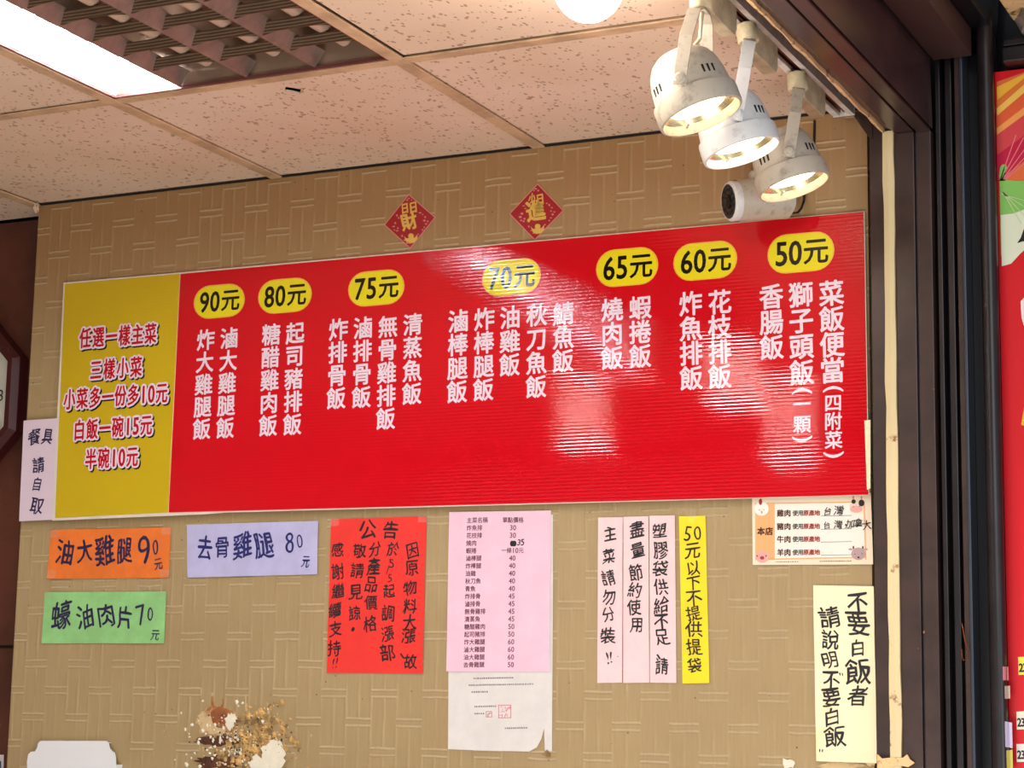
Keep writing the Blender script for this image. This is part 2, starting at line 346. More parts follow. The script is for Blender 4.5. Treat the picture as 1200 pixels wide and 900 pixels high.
def flatsurf(Y): return lambda X, Z: Y
def add_char(mb, ch, px, py, hpx, surf, wr=1.0, rot=0.0, hand=0.0, bold=0.0, dz=0.0006, dirs=8, shear=0.0, rnd=random):
    if ch not in G: return
    GG = GT if hand > 0.015 else G
    Y0 = surf(0, 0) if not hasattr(surf, 'Y') else surf.Y
    p = surf.hit(px, py) if hasattr(surf, 'hit') else onY(px, py, Y0); s = (onY(px, py-0.5, Y0)-onY(px, py+0.5, Y0)).length*hpx
    vs, fs = GG[ch]
    a1, a2, a3, a4 = [rnd.uniform(0, 6.28) for _ in range(4)]
    if hand: rot += rnd.uniform(-0.10, 0.10)*(hand/0.03); shear += rnd.uniform(-0.2, 0.16); wr *= rnd.uniform(.93, 1.05); s *= rnd.uniform(.92, 1.08)
    co, si = math.cos(rot), math.sin(rot)
    pts = []
    for x, y in vs:
        if hand:
            x2 = x+hand*math.sin(5.5*y+a1)+hand*0.7*math.sin(9*x+a2); y2 = y+hand*math.sin(5*x+a3)+hand*0.7*math.sin(10*y+a4)+0.06*x
            x, y = x2, y2
        x += shear*y
        x *= wr
        pts.append((x*co-y*si, x*si+y*co))
    offs = [(0, 0)]
    if bold: offs += [(bold*math.cos(2*math.pi*k/dirs), bold*math.sin(2*math.pi*k/dirs)) for k in range(dirs)]
    for i, (ox, oy) in enumerate(offs):
        out = []
        for x, y in pts:
            X = p.x+(x+ox)*s; Z = p.z+(y+oy)*s
            out.append((X, surf(X, Z)-dz-i*0.000012, Z))
        mb.add(out, fs)

def line_text(parent, text, x0, y0, x1, y1, h, surf, m, name='lettering', **kw):
    """characters at evenly spaced centres from the first to the last"""
    mb = MB(); n = len(text)
    for i, ch in enumerate(text):
        t = i/(n-1) if n > 1 else 0
        if ch == ' ': continue
        add_char(mb, ch, x0+(x1-x0)*t, y0+(y1-y0)*t, h, surf, **kw)
    return obj(name, mb, m, parent, recalc=False)
def list_text(parent, items, org, sc, h, surf, m, **kw):
    mb = MB()
    for it in items:
        ch, zx, zy = it[:3]; hh = it[3] if len(it) > 3 else h
        add_char(mb, ch, org[0]+zx/sc, org[1]+zy/sc, hh, surf, **kw)
    return obj('lettering', mb, m, parent, recalc=False)

# ------------------------------------------------------------------ papers
def paper(name, corners, m, dz=0.002, label=None, cat='sign', group=None, curl=0.0025, seed=0, nx=10, nz=12, Y=YW, flatness=None):
    """corners in order tl,tr,br,bl on the wall; a thin sheet that bows a little off it"""
    Yb = Y-dz; P = [onY(x, y, Yb) for x, y in corners]; rr = random.Random(seed+3)
    k1, k2, f1, f2 = rr.uniform(5, 12), rr.uniform(5, 12), rr.uniform(0, 6), rr.uniform(0, 6)
    def surf(X, Z): return Yb-curl*(0.5+0.5*math.sin(k1*X*2.2+k2*Z*1.6+f1)*math.cos(k2*Z*2.1-k1*X*0.8+f2))
    surf.Y = Yb
    mb = MB(); vs = []
    for j in range(nz+1):
        for i in range(nx+1):
            u, v = i/nx, j/nz
            q = (P[0]*(1-u)+P[1]*u)*(1-v)+(P[3]*(1-u)+P[2]*u)*v
            vs.append((q.x, surf(q.x, q.z), q.z))
    fs = [(j*(nx+1)+i, j*(nx+1)+i+1, (j+1)*(nx+1)+i+1, (j+1)*(nx+1)+i) for j in range(nz) for i in range(nx)]
    n = len(vs); back = [(x, y+0.0003, z) for x, y, z in vs]
    mb.add(vs+back, fs+[tuple(i+n for i in f)[::-1] for f in fs])
    c = sum((Vector(p) for p in P), Vector())/4
    e = empty(name, (c.x, Yb, c.z))
    tag(e, label, cat, group)
    obj('sheet', mb, m, e, smooth=True, recalc=False)
    return e, surf
def tape(parent, px, py, w, h, surf, Y=YW):
    a = onY(px, py, surf.Y); s = (onY(px, py-.5, surf.Y)-onY(px, py+.5, surf.Y)).length
    mb = MB(); w *= s/2; h *= s/2
    mb.flat([(a.x-w, surf(a.x, a.z)-0.0012, a.z-h), (a.x+w, surf(a.x, a.z)-0.0012, a.z-h), (a.x+w, surf(a.x, a.z)-0.0012, a.z+h), (a.x-w, surf(a.x, a.z)-0.0012, a.z+h)])
    return obj('tape', mb, M['tape'], parent)

def poly_px(pts, Y): return [onY(x, y, Y) for x, y in pts]
def ellipse_px(cx, cy, rx, ry, Y, n=24): return [onY(cx+rx*math.cos(2*math.pi*k/n), cy+ry*math.sin(2*math.pi*k/n), Y) for k in range(n)]

# ================================================================== STRUCTURE
XL = onY(46, 240).x; XR = onY(1020, 500).x
YC = 3.36                                            # front face of the shopfront column
wb = struct(obj('wall_back', MB().box(XL, XR, YW, YW+0.06, 0, ZC+0.17), M['wall']))
YR = YW+0.06+0.03                                    # wood panelling in the recess to the left
wr_ = struct(obj('wall_recess', MB().box(-4.2, XL+0.25, YR+0.02, YR+0.08, 0, ZC+0.17), M['frame_dark']))
seam = onY(10, 758, YR).z
for (z0, z1) in ((0.01, seam-0.62), (seam-0.612, seam-0.003), (seam+0.003, ZC-0.002)):
    obj('wood_panel', MB().box(-4.2, XL+0.12, YR, YR+0.019, z0, z1), M['wood'], wr_, bevel=0.001)
struct(obj('wall_left', MB().box(-4.28, -4.2, -1.0, YR+0.1, 0, ZC+0.17), M['plainwall']))
struct(obj('floor', MB().box(-4.3, 2.5, -3.5, 4.0, -0.05, 0), M['floor']))

# ceiling: tiles in an exposed grid
gx = [onY(45, 240).x-1.2, onY(45, 240).x-0.6, onY(45, 240).x-0.005, onY(325, 208).x, onY(632, 172).x, onY(632, 172).x+0.585]
gy = [YW, onZ(483, 70).y, onZ(483, 70).y-0.6, onZ(483, 70).y-1.2, onZ(483, 70).y-1.8]
ce = struct(obj('ceiling', MB().box(-4.3, gx[5]+0.12, gy[4], YR+0.1, ZC+0.16, ZC+0.2).box(-4.3, gx[5]+0.12, -1.0, gy[4], ZC+0.0, ZC+0.2), M['void']))
hx, hz_ = 0.012, 0.004
for j in range(4):
    for i in range(5):
        if i == 3 and j in (1, 2): continue          # the louvred light
        x0, x1, y1, y0 = gx[i], gx[i+1], gy[j], gy[j+1]
        if j == 0 and i < 2: y1 = YR
        lift = 0.004+random.uniform(0, 0.0015)
        mbt = MB(); g = 0.004; gf = 0.016 if (i, j) == (4, 1) else (g if j else 0.003); gl = 0.0155 if (i, j) == (4, 1) else g
        if (i, j) == (3, 0):                         # tile with a torn hole: outer ring of faces around the hole
            h = onZ(343, 106, ZC+lift); rh = [0.017, 0.012, 0.016, 0.010, 0.015, 0.012, 0.015, 0.011]
            hp = [(h.x+r*math.cos(k*math.pi/4), h.y+r*1.5*math.sin(k*math.pi/4)) for k, r in enumerate(rh)]
            X0, X1, Y0, Y1 = x0+g, x1-g, y0+g, y1-g
            op = [(X1, h.y), (X1, Y1), (h.x, Y1), (X0, Y1), (X0, h.y), (X0, Y0), (h.x, Y0), (X1, Y0)]
            for zz in (ZC+lift, ZC+lift+0.004):
                vs = [(x, y, zz) for x, y in hp]+[(x, y, zz) for x, y in op]
                mbt.add(vs, [(k, (k+1) % 8, (k+1) % 8+8, k+8) for k in range(8)])
            vs = [(x, y, z) for z in (ZC+lift, ZC+lift+0.004) for x, y in hp]
            mbt.add(vs, [(k, (k+1) % 8, (k+1) % 8+8, k+8) for k in range(8)])
        else:
            mbt.box(x0+gl, x1-g, y0+g, y1-gf, ZC+lift, ZC+lift+0.014)
        obj('ceiling_tile', mbt, M['tile'], ce)
# torn flap beside the hole
h = onZ(349, 108, ZC-0.004)
fl = MB(); fl.add([(h.x+0.004, h.y+0.01, ZC+0.004), (h.x+0.012, h.y+0.006, ZC+0.004), (h.x+0.007, h.y-0.008, ZC-0.013), (h.x+0.004, h.y+0.0, ZC-0.009)], [(0, 1, 2, 3)])
obj('torn_flap', fl, M['tile'], ce)
for i, x in enumerate(gx[1:5]):
    y1 = YR if i < 1 else YW
    if i == 1: y1 = YW
    mb = MB().box(x-hx, x+hx, gy[4], y1-0.002, ZC-0.002, ZC+0.0015).box(x-0.001, x+0.001, gy[4], y1-0.002, ZC, ZC+0.035)
    obj('grid_bar', mb, M['tbar'], ce)
for j, y in enumerate(gy[1:4]):
    for i in range(5):
        if i == 3 and j == 1: continue
        mb = MB().box(gx[i]+hx, gx[i+1]-hx, y-hx, y+hx, ZC-0.001, ZC+0.0018).box(gx[i]+hx, gx[i+1]-hx, y-0.001, y+0.001, ZC, ZC+0.035)
        obj('grid_bar', mb, M['tbar'], ce)

obj_gap = struct(obj('shadow_gap_strip_1', MB().box(XL+0.004, XR-0.004, YW-0.0022, YW, ZC-0.0005, ZC+0.0038), M['slot']))  # dark strip painting in the shaded gap where wall meets ceiling
# ================================================================== SHOPFRONT FRAME (beam + column) on the right
def X_(px, py=500, Y=YC): return onY(px, py, Y).x
zs = onY(1050, 156, YC).z                            # soffit height
xa, xb1, xb2, xc, xd = [X_(p) for p in (1021, 1039, 1052, 1078, 1096)]
xe = onY(1087, 72, YC).x; ze = onY(1087, 72, YC).z; xf = onY(1139, 73, YC).x
YN = 0.9
beam = empty('shopfront_beam', ((xb1+xe)/2, YC, zs)); tag(beam, 'dark brown metal beam running from top centre along the open shopfront', 'beam')
def run(name, pts, m, Y0=YN, Y1=YC, parent=beam, **k):
    n = len(pts); mb = MB()
    vs = [(x, Y0, z) for x, z in pts]+[(x, Y1, z) for x, z in pts]
    mb.add(vs, [tuple(range(n))[::-1], tuple(range(n, 2*n))]+[(i, (i+1) % n, (i+1) % n+n, i+n) for i in range(n)])
    return obj(name, mb, m, parent, **k)
run('soffit', [(xb2+0.001, zs), (xc-0.004, zs), (xc-0.004, zs+0.09), (xb2+0.001, zs+0.09)], M['frame2'], bevel=0.0015)
run('soffit_groove', [(xc-0.004, zs+0.006), (xc+0.002, zs+0.006), (xc+0.002, zs+0.09), (xc-0.004, zs+0.09)], M['slot'])
run('soffit_lip', [(xc+0.002, zs-0.003), (xd, zs-0.003), (xd, zs+0.09), (xc+0.002, zs+0.09)], M['frame'], bevel=0.0015)
run('fascia', [(xd-0.002, zs+0.012), (xd+0.004, zs+0.0), (xe+0.004, ze+0.03), (xe-0.02, ze+0.03)], M['frame2'])
run('upper_groove', [(xe+0.002, ze+0.005), (xe+0.010, ze+0.005), (xe+0.010, ze+0.2), (xe+0.002, ze+0.2)], M['slot'])
run('shutter_box', [(xe+0.010, ze), (xf, ze), (xf, ze+0.05), (xe+0.010, ze+0.05)], M['worn'], bevel=0.002)
run('shutter_box_top', [(xe+0.004, ze+0.0505), (xf+0.03, ze+0.0505), (xf+0.05, ze+0.30), (xe+0.004, ze+0.30)], M['channel'], Y1=YC+0.06)
# inner lip + caulk line
run('inner_lip', [(xb1-0.001, zs+0.01), (xb2+0.001, zs+0.003), (xb2+0.001, zs+0.09), (xb1-0.001, zs+0.09)], M['frame2'], Y1=YC-0.002)
cl = MB(); rc = random.Random(5); n = 70; vs = []
for k in range(n+1):
    y = YN+(YC-YN)*k/n; w = rc.uniform(0.002, 0.0055); c0 = xb1+0.002+rc.uniform(-.0015, .0015)
    for dx, dzz in ((-w, 0.012), (-w*0.6, -0.002), (w*0.7, -0.003), (w, 0.010)): vs.append((c0+dx, y, zs+0.004+dzz))
cl.add(vs, [(k*4+i, k*4+i+1, k*4+i+5, k*4+i+4) for k in range(n) for i in range(3)]); obj('caulk_line', cl, M['rust_foam'], beam)

colm = empty('shopfront_column', ((xa+xd)/2, YC, 0)); tag(colm, 'dark brown metal column with a cream strip, at the right end of the wallpapered wall', 'column')
def vbar(name, x0, x1, m, dy=0.0, top=zs, dep=0.05, bot=0.0, bev=0.0015, par=None):
    return obj(name, MB().box(x0, x1, YC+dy, YC+dy+dep, bot, top), m, par or colm, bevel=bev)
vbar('inner_post', xa, xb1-0.001, M['frame'], 0.008, top=ZC-0.002)
vbar('middle_post', xb2+0.0005, xc-0.003, M['frame'], 0.0, top=zs+0.0005)
vbar('groove', xc-0.003, xc, M['steelblue'], 0.006)
vbar('outer_post', xc, xd, M['frame'], 0.001)
# cream strip, irregular edge
cs = MB(); vs = []; rc = random.Random(8); nn = 60; zt = zs+0.004
for k in range(nn+1):
    z = zt*k/nn; e = rc.uniform(-0.0012, 0.0012); e2 = rc.uniform(-0.001, 0.001)
    for x, y in ((xb1-0.001+e, YC+0.02), (xb1+e, YC-0.004), ((xb1+xb2)/2, YC-0.0055), (xb2+e2, YC-0.004), (xb2+0.0005+e2, YC+0.02)): vs.append((x, y, z))
cs.add(vs, [(k*5+i, k*5+i+1, k*5+i+6, k*5+i+5) for k in range(nn) for i in range(4)]); obj('cream_strip', cs, M['cream_wood'], colm)
struct(obj('wall_front', MB().box(xa-0.01, xd+0.9, YC+0.09, YC+0.16, 0, 3.4), M['channel']))
# corner bracket between ceiling and inner post
q = [onY(997, 131, YC+0.005), onY(1022, 131, YC+0.005), onY(1022, 162, YC+0.005), onY(1016, 158, YC+0.005)]
obj('corner_bracket', MB().prism(q, 0.03), M['frame'], colm)
for (px, py, r) in ((1062, 890, 0.006), (1083, 741, 0.0022), (1094, 456, 0.0015), (1076, 760, 0.0015)):
    c = onY(px, py, YC-0.001)
    obj('rust_spot', MB().lathe([(0.0004, -0.001), (r*0.6, -0.0012), (r, 0.0)], 9, Vector(c), Vector((0, 1, 0))), M['rustp'], colm)
# rusted cross tab at the foot of the strip
t0 = [onY(x, y, YC-0.0075) for x, y in ((1028, 884), (1033, 889), (1046, 887.5), (1058, 888), (1063, 884), (1066, 890), (1072, 894), (1064, 899), (1050, 896), (1040, 903), (1028, 900))]
obj('rusted_tab', MB().prism(t0[::-1], 0.004), M['rust_foam'], colm)

# shutter guide: recess, ribs, black channel, jamb tube
gd = empty('shutter_guide', (X_(1134), YC, 0)); tag(gd, 'black roller shutter guide rail between the brown column and the red sign', 'rail')
xs = {p: X_(p) for p in (1096, 1100, 1106, 1111, 1119, 1124, 1131, 1135, 1152, 1158, 1172, 1178)}
ztop = ze+0.02
vbar('recess_back', xs[1096], xs[1158], M['channel'], 0.05, top=ztop, dep=0.03, par=gd)
vbar('rib', xs[1100], xs[1106], M['frame_dark'], 0.012, top=ztop, dep=0.037, par=gd)
vbar('rib', xs[1111], xs[1119], M['frame_dark'], 0.018, top=ztop, dep=0.031, par=gd)
vbar('rib', xs[1124], xs[1131], M['frame'], 0.010, top=ztop, dep=0.039, par=gd)
vbar('steel_edge', xs[1131], xs[1135], M['steelblue'], 0.004, top=ztop, dep=0.045, par=gd)
xm = (xs[1152]+xs[1172])/2; rj = (xs[1172]-xs[1152])/2
mb = MB().lathe([(rj, 0), (rj, ztop+0.15)], 24, Vector((xm, YC+0.012, 0)), Vector((0, 0, 1)), cap0=True, cap1=True)
obj('jamb_tube', mb, M['frame_dark'], gd, smooth=True)
vbar('jamb_back', xs[1158], onY(1177, 500, YC+0.03).x-0.006, M['channel'], 0.03, top=ztop+0.15, dep=0.03, par=gd)
hk = [onY(x, y, YC-0.004) for x, y in ((1126, 730), (1129, 742), (1131, 752), (1134, 762), (1133, 772), (1129, 774), (1127, 768), (1127, 761))]
for i in range(3): hk[i].y += 0.003*(2-i)
hook = obj('wire_hook', MB().tube(hk, 0.0011), M['copper'], None, smooth=True); tag(hook, 'small bent copper wire hook hanging on the black shutter guide', 'hook')

# ================================================================== CEILING LIGHT
lx0, lx1, ly0, ly1 = gx[3]+hx, gx[4]-hx, gy[3]+hx, gy[1]-hx
cl_ = empty('louvred_ceiling_light', ((lx0+lx1)/2, (ly0+ly1)/2, ZC)); tag(cl_, 'recessed ceiling light with a brown metal louvre grid and one lit tube', 'ceiling light')
mb = MB(); zt = ZC+0.085
mb.box(lx0-0.002, lx1+0.002, ly0, ly1, zt, zt+0.004)
obj('tray', mb, M['louver_end'], cl_)
mb = MB().box(lx0-0.003, lx0+0.001, ly0, ly1, ZC+0.002, zt).box(lx1-0.001, lx1+0.003, ly0, ly1, ZC+0.002, zt).box(lx0, lx1, ly0-0.003, ly0+0.001, ZC+0.002, zt).box(lx0, lx1, ly1-0.001, ly1+0.003, ZC+0.002, zt)
obj('housing', mb, M['louver_end'], cl_)
mb = MB()
for (a, b, c, d) in ((lx0, lx0+0.006, ly0, ly1), (lx1-0.006, lx1, ly0, ly1), (lx0, lx1, ly0, ly0+0.006), (lx0, lx1, ly1-0.006, ly1)): mb.box(a, b, c, d, ZC+0.0005, ZC+0.006)
obj('frame', mb, mat('pinkish_brown_trim', (120, 70, 66), 0.4, metal=0.4), cl_)
cw = (lx1-lx0-0.012)/4; x00 = lx0+0.006; zb = ZC+0.004; zh = 0.026
def vprism_y(mb, xc_, wt, wb_, y0, y1, z0, z1):
    vs = [(xc_-wb_, y0, z0), (xc_+wb_, y0, z0), (xc_+wt, y0, z1), (xc_-wt, y0, z1), (xc_-wb_, y1, z0), (xc_+wb_, y1, z0), (xc_+wt, y1, z1), (xc_-wt, y1, z1)]
    mb.add(vs, [(0, 1, 2, 3), (7, 6, 5, 4), (0, 4, 5, 1), (1, 5, 6, 2), (2, 6, 7, 3), (3, 7, 4, 0)])
def vprism_x(mb, yc_, wt, wb_, x0, x1, z0, z1, bow=0.0):
    n = 9; vs = []
    for k in range(n):
        t = k/(n-1); x = x0+(x1-x0)*t; s = bow*(1-(2*t-1)**2)
        for dy, z in ((-wb_, z0+s), (wb_, z0+s), (wt, z1), (-wt, z1)): vs.append((x, yc_+dy, z))
    mb.add(vs, [(k*4+i, k*4+(i+1) % 4, k*4+4+(i+1) % 4, k*4+4+i) for k in range(n-1) for i in range(4)])
def ribbed():
    m = mat('ribbed_louver_blade', (196, 166, 140), 0.3, metal=0.8); nt = m.node_tree; N = nt.nodes
    tc = N.new('ShaderNodeTexCoord'); sx = N.new('ShaderNodeSeparateXYZ'); nt.links.new(tc.outputs['Object'], sx.inputs[0])
    s = mnode(nt, 'SINE', mnode(nt, 'MULTIPLY', sx.outputs[2], 2*math.pi/0.0042))
    bp = N.new('ShaderNodeBump'); bp.inputs['Distance'].default_value = 0.0006; nt.links.new(s, bp.inputs['Height'])
    nt.links.new(bp.outputs[0], N['Principled BSDF'].inputs['Normal'])
    r = N.new('ShaderNodeValToRGB'); nt.links.new(mnode(nt, 'ADD', mnode(nt, 'MULTIPLY', s, 0.5), 0.5), r.inputs[0])
    r.color_ramp.elements[0].color = lin((104, 84, 70))+(1,); r.color_ramp.elements[1].color = lin((168, 144, 120))+(1,)
    nt.links.new(r.outputs[0], N['Principled BSDF'].inputs['Base Color'])
    return m
M['ribbed'] = ribbed(); M['unlit'] = mat('unlit_tube', (196, 168, 150), 0.3)
for i in range(5):
    mb = MB(); vprism_y(mb, x00+cw*i, 0.020, 0.0015, ly0+0.006, ly1-0.006, zb, zb+zh); obj('louver_divider', mb, M['louver'] if i > 0 else M['lit_cell_white'], cl_)
ny = 14; ry = (ly1-ly0-0.012)/ny
for i in range(4):
    for j in range(1, ny):
        mb = MB(); vprism_x(mb, ly1-0.006-ry*j, 0.011, 0.001, x00+cw*i+0.002, x00+cw*(i+1)-0.002, zb+0.002, zb+0.021, bow=0.005)
        obj('louver_blade', mb, M['ribbed'] if i else M['lit_cell_white'], cl_)
rf = MB(); nseg = 10; vs = []
for k in range(nseg+1):
    t = k/nseg*2-1; xx = x00+cw*(.5+.5*t); zz = zb+zh+0.001+0.034*(1-t*t)
    vs += [(xx, ly0+0.008, zz), (xx, ly1-0.008, zz)]
rf.add(vs, [(2*k, 2*k+1, 2*k+3, 2*k+2) for k in range(nseg)]); obj('tube_reflector', rf, M['lit_cell_white'], cl_, smooth=True)
for i in range(4):
    xt = x00+cw*(i+.5); lit = (i == 0)
    mb = MB().lathe([(0.013, 0), (0.013, ly1-ly0-0.05)], 20, Vector((xt, ly0+0.025, zb+zh+0.009)), Vector((0, 1, 0)), cap0=True, cap1=True)
    o = obj('fluorescent_tube', mb, M['tube'] if lit else M['unlit'], cl_, smooth=True)
    if lit: o['label'] = 'lit white tube'
# ================================================================== TRACK, SPOTLIGHTS, BULB, CCTV
XT = onZ(925, 73, ZC-0.02).x-0.001
track = empty('lighting_track', (XT, 2.2, ZC)); tag(track, 'white ceiling lighting track running towards the wallpapered wall', 'track')
ty0, ty1 = 1.4, onZ(998, 133, ZC-0.02).y
mb = MB()
for (a, b, c, d) in ((-0.019, -0.007, -0.022, 0.004), (0.009, 0.019, -0.022, 0.004), (-0.007, 0.009, -0.004, 0.004)): mb.box(XT+a, XT+b, ty0, ty1, ZC+c, ZC+d-0.003)
obj('channel', mb, M['track_white'], track)
obj('slot_lining', MB().box(XT-0.0068, XT+0.0088, ty0, ty1-0.01, ZC-0.006, ZC-0.0042), M['slot'], track)
for dx in (-0.003, 0.004): obj('copper_strip', MB().box(XT+dx-0.0006, XT+dx+0.0006, ty0, ty1-0.01, ZC-0.0195, ZC-0.006), M['copper'], track)
obj('end_cap', MB().box(XT-0.0195, XT+0.0195, ty1, ty1+0.004, ZC-0.0225, ZC-0.0001), M['track_white'], track)

PV = 0.043
def spotlight(rim_px, pivot_px, width_px, tilt, ratio, label, enamel, hang_px):
    Xl = XT
    c = onX(rim_px[0], rim_px[1], Xl); K = (c-CAM).length*width_px/(2*F)/0.065     # real size from its apparent size
    los = (c-CAM).normalized()
    camR = Vector((R[0][0], R[1][0], R[2][0])); camD = Vector((R[0][1], R[1][1], R[2][1]))
    rx = (camR-los*camR.dot(los)).normalized(); dn = (camD-los*camD.dot(los)).normalized()
    k = math.sqrt(1-ratio*ratio)
    a = (rx*math.sin(tilt)+dn*math.cos(tilt))*k-los*ratio; a.normalize()
    best = None; u = a.cross(Vector((0, 0, 1))).normalized(); w = a.cross(u)
    for t in range(360):
        p = u*math.cos(math.radians(t))+w*math.sin(math.radians(t)); q = c-a*PV*K+p*0.068*K
        if p.dot(los) > 0: continue
        X, Y = proj(q); e = (X-pivot_px[0])**2+(Y-pivot_px[1])**2
        if best is None or e < best[0]: best = (e, p)
    p = best[1]
    e = empty('track_spotlight', (c.x, c.y, c.z)); tag(e, label, 'spotlight', 'track spotlights')
    sc1 = lambda pr: [(r*K, z*K) for r, z in pr]
    prof = [(0.0005, -0.106), (0.022, -0.105), (0.036, -0.101), (0.046, -0.092), (0.053, -0.079), (0.0575, -0.060), (0.0600, -0.034), (0.0602, -0.032), (0.0645, -0.030), (0.0650, -0.026), (0.0650, -0.004), (0.0640, 0.0), (0.0605, 0.001), (0.0595, -0.002), (0.0590, -0.016)]
    body = obj('housing', MB().lathe(sc1(prof), 56, c, a), enamel, e, smooth=True)
    obj('reflector', MB().lathe(sc1([(0.0588, -0.014), (0.053, -0.022), (0.050, -0.026)]), 48, c, a), M['reflector'], e, smooth=True)
    obj('lamp_lens', MB().lathe(sc1([(0.0002, -0.012), (0.028, -0.0135), (0.044, -0.018), (0.051, -0.0255)]), 48, c, a), M['lens'], e, smooth=True)
    for t in range(3):
        ang = 2*math.pi*t/3+0.5; d = u*math.cos(ang)+w*math.sin(ang); tt = a.cross(d)
        obj('retaining_clip', MB().obox(c+d*0.053*K-a*0.010, d, tt, a, 0.007, 0.0012, 0.001), M['steel'], e)
    for base in range(4):
        for sv in (-1, 0, 1):
            ang = base*math.pi/2+math.pi/4+sv*0.15
            q = a.cross(p); d = p*math.cos(ang)+q*math.sin(ang); tt = a.cross(d)
            obj('vent_slot', MB().obox(c-a*0.050*K+d*0.0584*K, d, tt, a, 0.0009, 0.0014, 0.006), M['slot'], body)
    pc = c-a*PV*K
    T0 = onX(hang_px[0], hang_px[1], Xl); upd = T0-pc; upd = (upd-p*upd.dot(p)); L = upd.length; upd.normalize()
    T = pc+upd*L; side = upd.cross(p).normalized(); hw = 0.0098
    wy = 0.0655*K
    path = [pc+p*wy-upd*0.009, pc+p*wy+upd*0.02, pc+p*wy*.9+upd*(L*0.55), pc+p*wy*.55+upd*(L*0.93), pc+p*0.016+upd*L, pc-p*0.016+upd*L, pc-p*wy*.55+upd*(L*0.93), pc-p*wy*.9+upd*(L*0.55), pc-p*wy+upd*0.02, pc-p*wy-upd*0.009]
    yk = MB(); vs = []; th = 0.0012
    for k2, P in enumerate(path):
        tn = (path[min(k2+1, 9)]-path[max(k2-1, 0)]).normalized(); nrm = tn.cross(side).normalized()
        for sx, sn in ((-hw, -th), (hw, -th), (hw, th), (-hw, th)): vs.append(P+side*sx+nrm*sn)
    yk.add(vs, [(k2*4+i, k2*4+(i+1) % 4, k2*4+4+(i+1) % 4, k2*4+4+i) for k2 in range(9) for i in range(4)]+[(3, 2, 1, 0), (36, 37, 38, 39)])
    obj('yoke', yk, enamel, e, bevel=0.0005)
    for sgn in (1, -1):
        obj('pivot_bolt', MB().lathe([(0.0086, 0), (0.0086, 0.0025), (0.0072, 0.004), (0.006, 0.0042), (0.0055, 0.0062), (0.0002, 0.007)], 16, pc+p*sgn*(wy+.001), p*sgn), enamel, e, smooth=True)
    obj('power_cord', MB().tube([T+side*0.002, T-upd*L*0.35+side*0.003, pc-a*0.045+p*0.002], 0.003), M['cream_plastic'], e, smooth=True)
    ztrack = ZC-0.0232; top = Vector((XT, T.y, ztrack)); axk = (top-T).normalized(); kh = (top-T).length
    print('spot', [round(v, 3) for v in c], 'K', round(K, 3), 'T', [round(v, 3) for v in T], 'kh', round(kh, 3), 'L', round(L, 3), 'err', round(best[0]**.5, 1))
    obj('knuckle', MB().lathe([(0.0150, 0.002), (0.0165, 0.004), (0.0165, kh-0.006), (0.015, kh-0.004)], 28, T, axk, cap0=True, cap1=True), M['cream_plastic'], e, smooth=True)
    obj('stem', MB().tube([T-axk*0.002, T+axk*(kh+0.001)], 0.0055), M['steel'], e, smooth=True)
    am = MB(); y0_ = T.y+0.010; zl = ztrack-0.042
    vs = []
    for y, z0 in ((y0_, zl), (y0_+0.105, zl-0.004), (y0_+0.114, zl+0.008)):
        for x in (XT-0.011, XT+0.011): vs += [(x, y, z0), (x, y, ztrack)]
    am.add(vs, [(0, 1, 3, 2), (0, 4, 5, 1), (2, 3, 7, 6), (0, 2, 6, 4), (1, 5, 7, 3), (4, 8, 9, 5), (6, 7, 11, 10), (4, 6, 10, 8), (5, 9, 11, 7), (8, 10, 11, 9)])
    obj('track_adapter', am, M['cream_plastic'], e, bevel=0.001)
    l = bpy.data.lights.new('spot_beam', 'SPOT'); l.energy = 9; l.color = (1.0, 0.84, 0.60); l.spot_size = math.radians(75); l.spot_blend = 0.8; l.shadow_soft_size = 0.035
    lo = bpy.data.objects.new('spot_beam', l); COL.objects.link(lo); lo.location = c+a*0.01
    lo.rotation_euler = a.to_track_quat('-Z', 'Y').to_euler()
    return e
T20 = math.radians(20)
spotlight((822, 136), (797.6, 93.4), 101, T20*1.05, 0.34, 'nearest of three white track spotlights, grimy dome head on a wide yoke', M['white_enamel'], (822, 14))
spotlight((870, 179), (865, 137), 93, T20*0.9, 0.30, 'middle one of the three lit white track spotlights, cleanest head', M['white_clean'], (877, 56))
spotlight((931, 219), (926.7, 183), 86, T20*0.9, 0.30, 'lowest lit white track spotlight, in front of the bullet camera', M['white_enamel'], (935, 110))

bc = onZ(690, -16, ZC-0.045)
bu = empty('ceiling_bulb', (bc.x, bc.y, ZC)); tag(bu, 'round glowing bulb on the ceiling at the top edge of the picture', 'light bulb')
prof = [(0.0003, -0.050)]+[(0.050*math.sin(math.radians(t)), -0.0-0.050*math.cos(math.radians(t))) for t in range(12, 140, 12)]+[(0.028, 0.042)]
obj('globe', MB().lathe(prof, 40, Vector((bc.x, bc.y, ZC-0.047)), Vector((0, 0, 1))), M['globe'], bu, smooth=True)
obj('socket', MB().lathe([(0.034, 0), (0.036, 0.01), (0.036, 0.016)], 32, Vector((bc.x, bc.y, ZC-0.015)), Vector((0, 0, 1)), cap0=True, cap1=True), M['cream_plastic'], bu, smooth=True)
l = bpy.data.lights.new('bulb_glow', 'POINT'); l.energy = 2.6; l.color = (1.0, 0.9, 0.78); l.shadow_soft_size = 0.05
lo = bpy.data.objects.new('bulb_glow', l); COL.objects.link(lo); lo.location = (bc.x, bc.y, ZC-0.12)

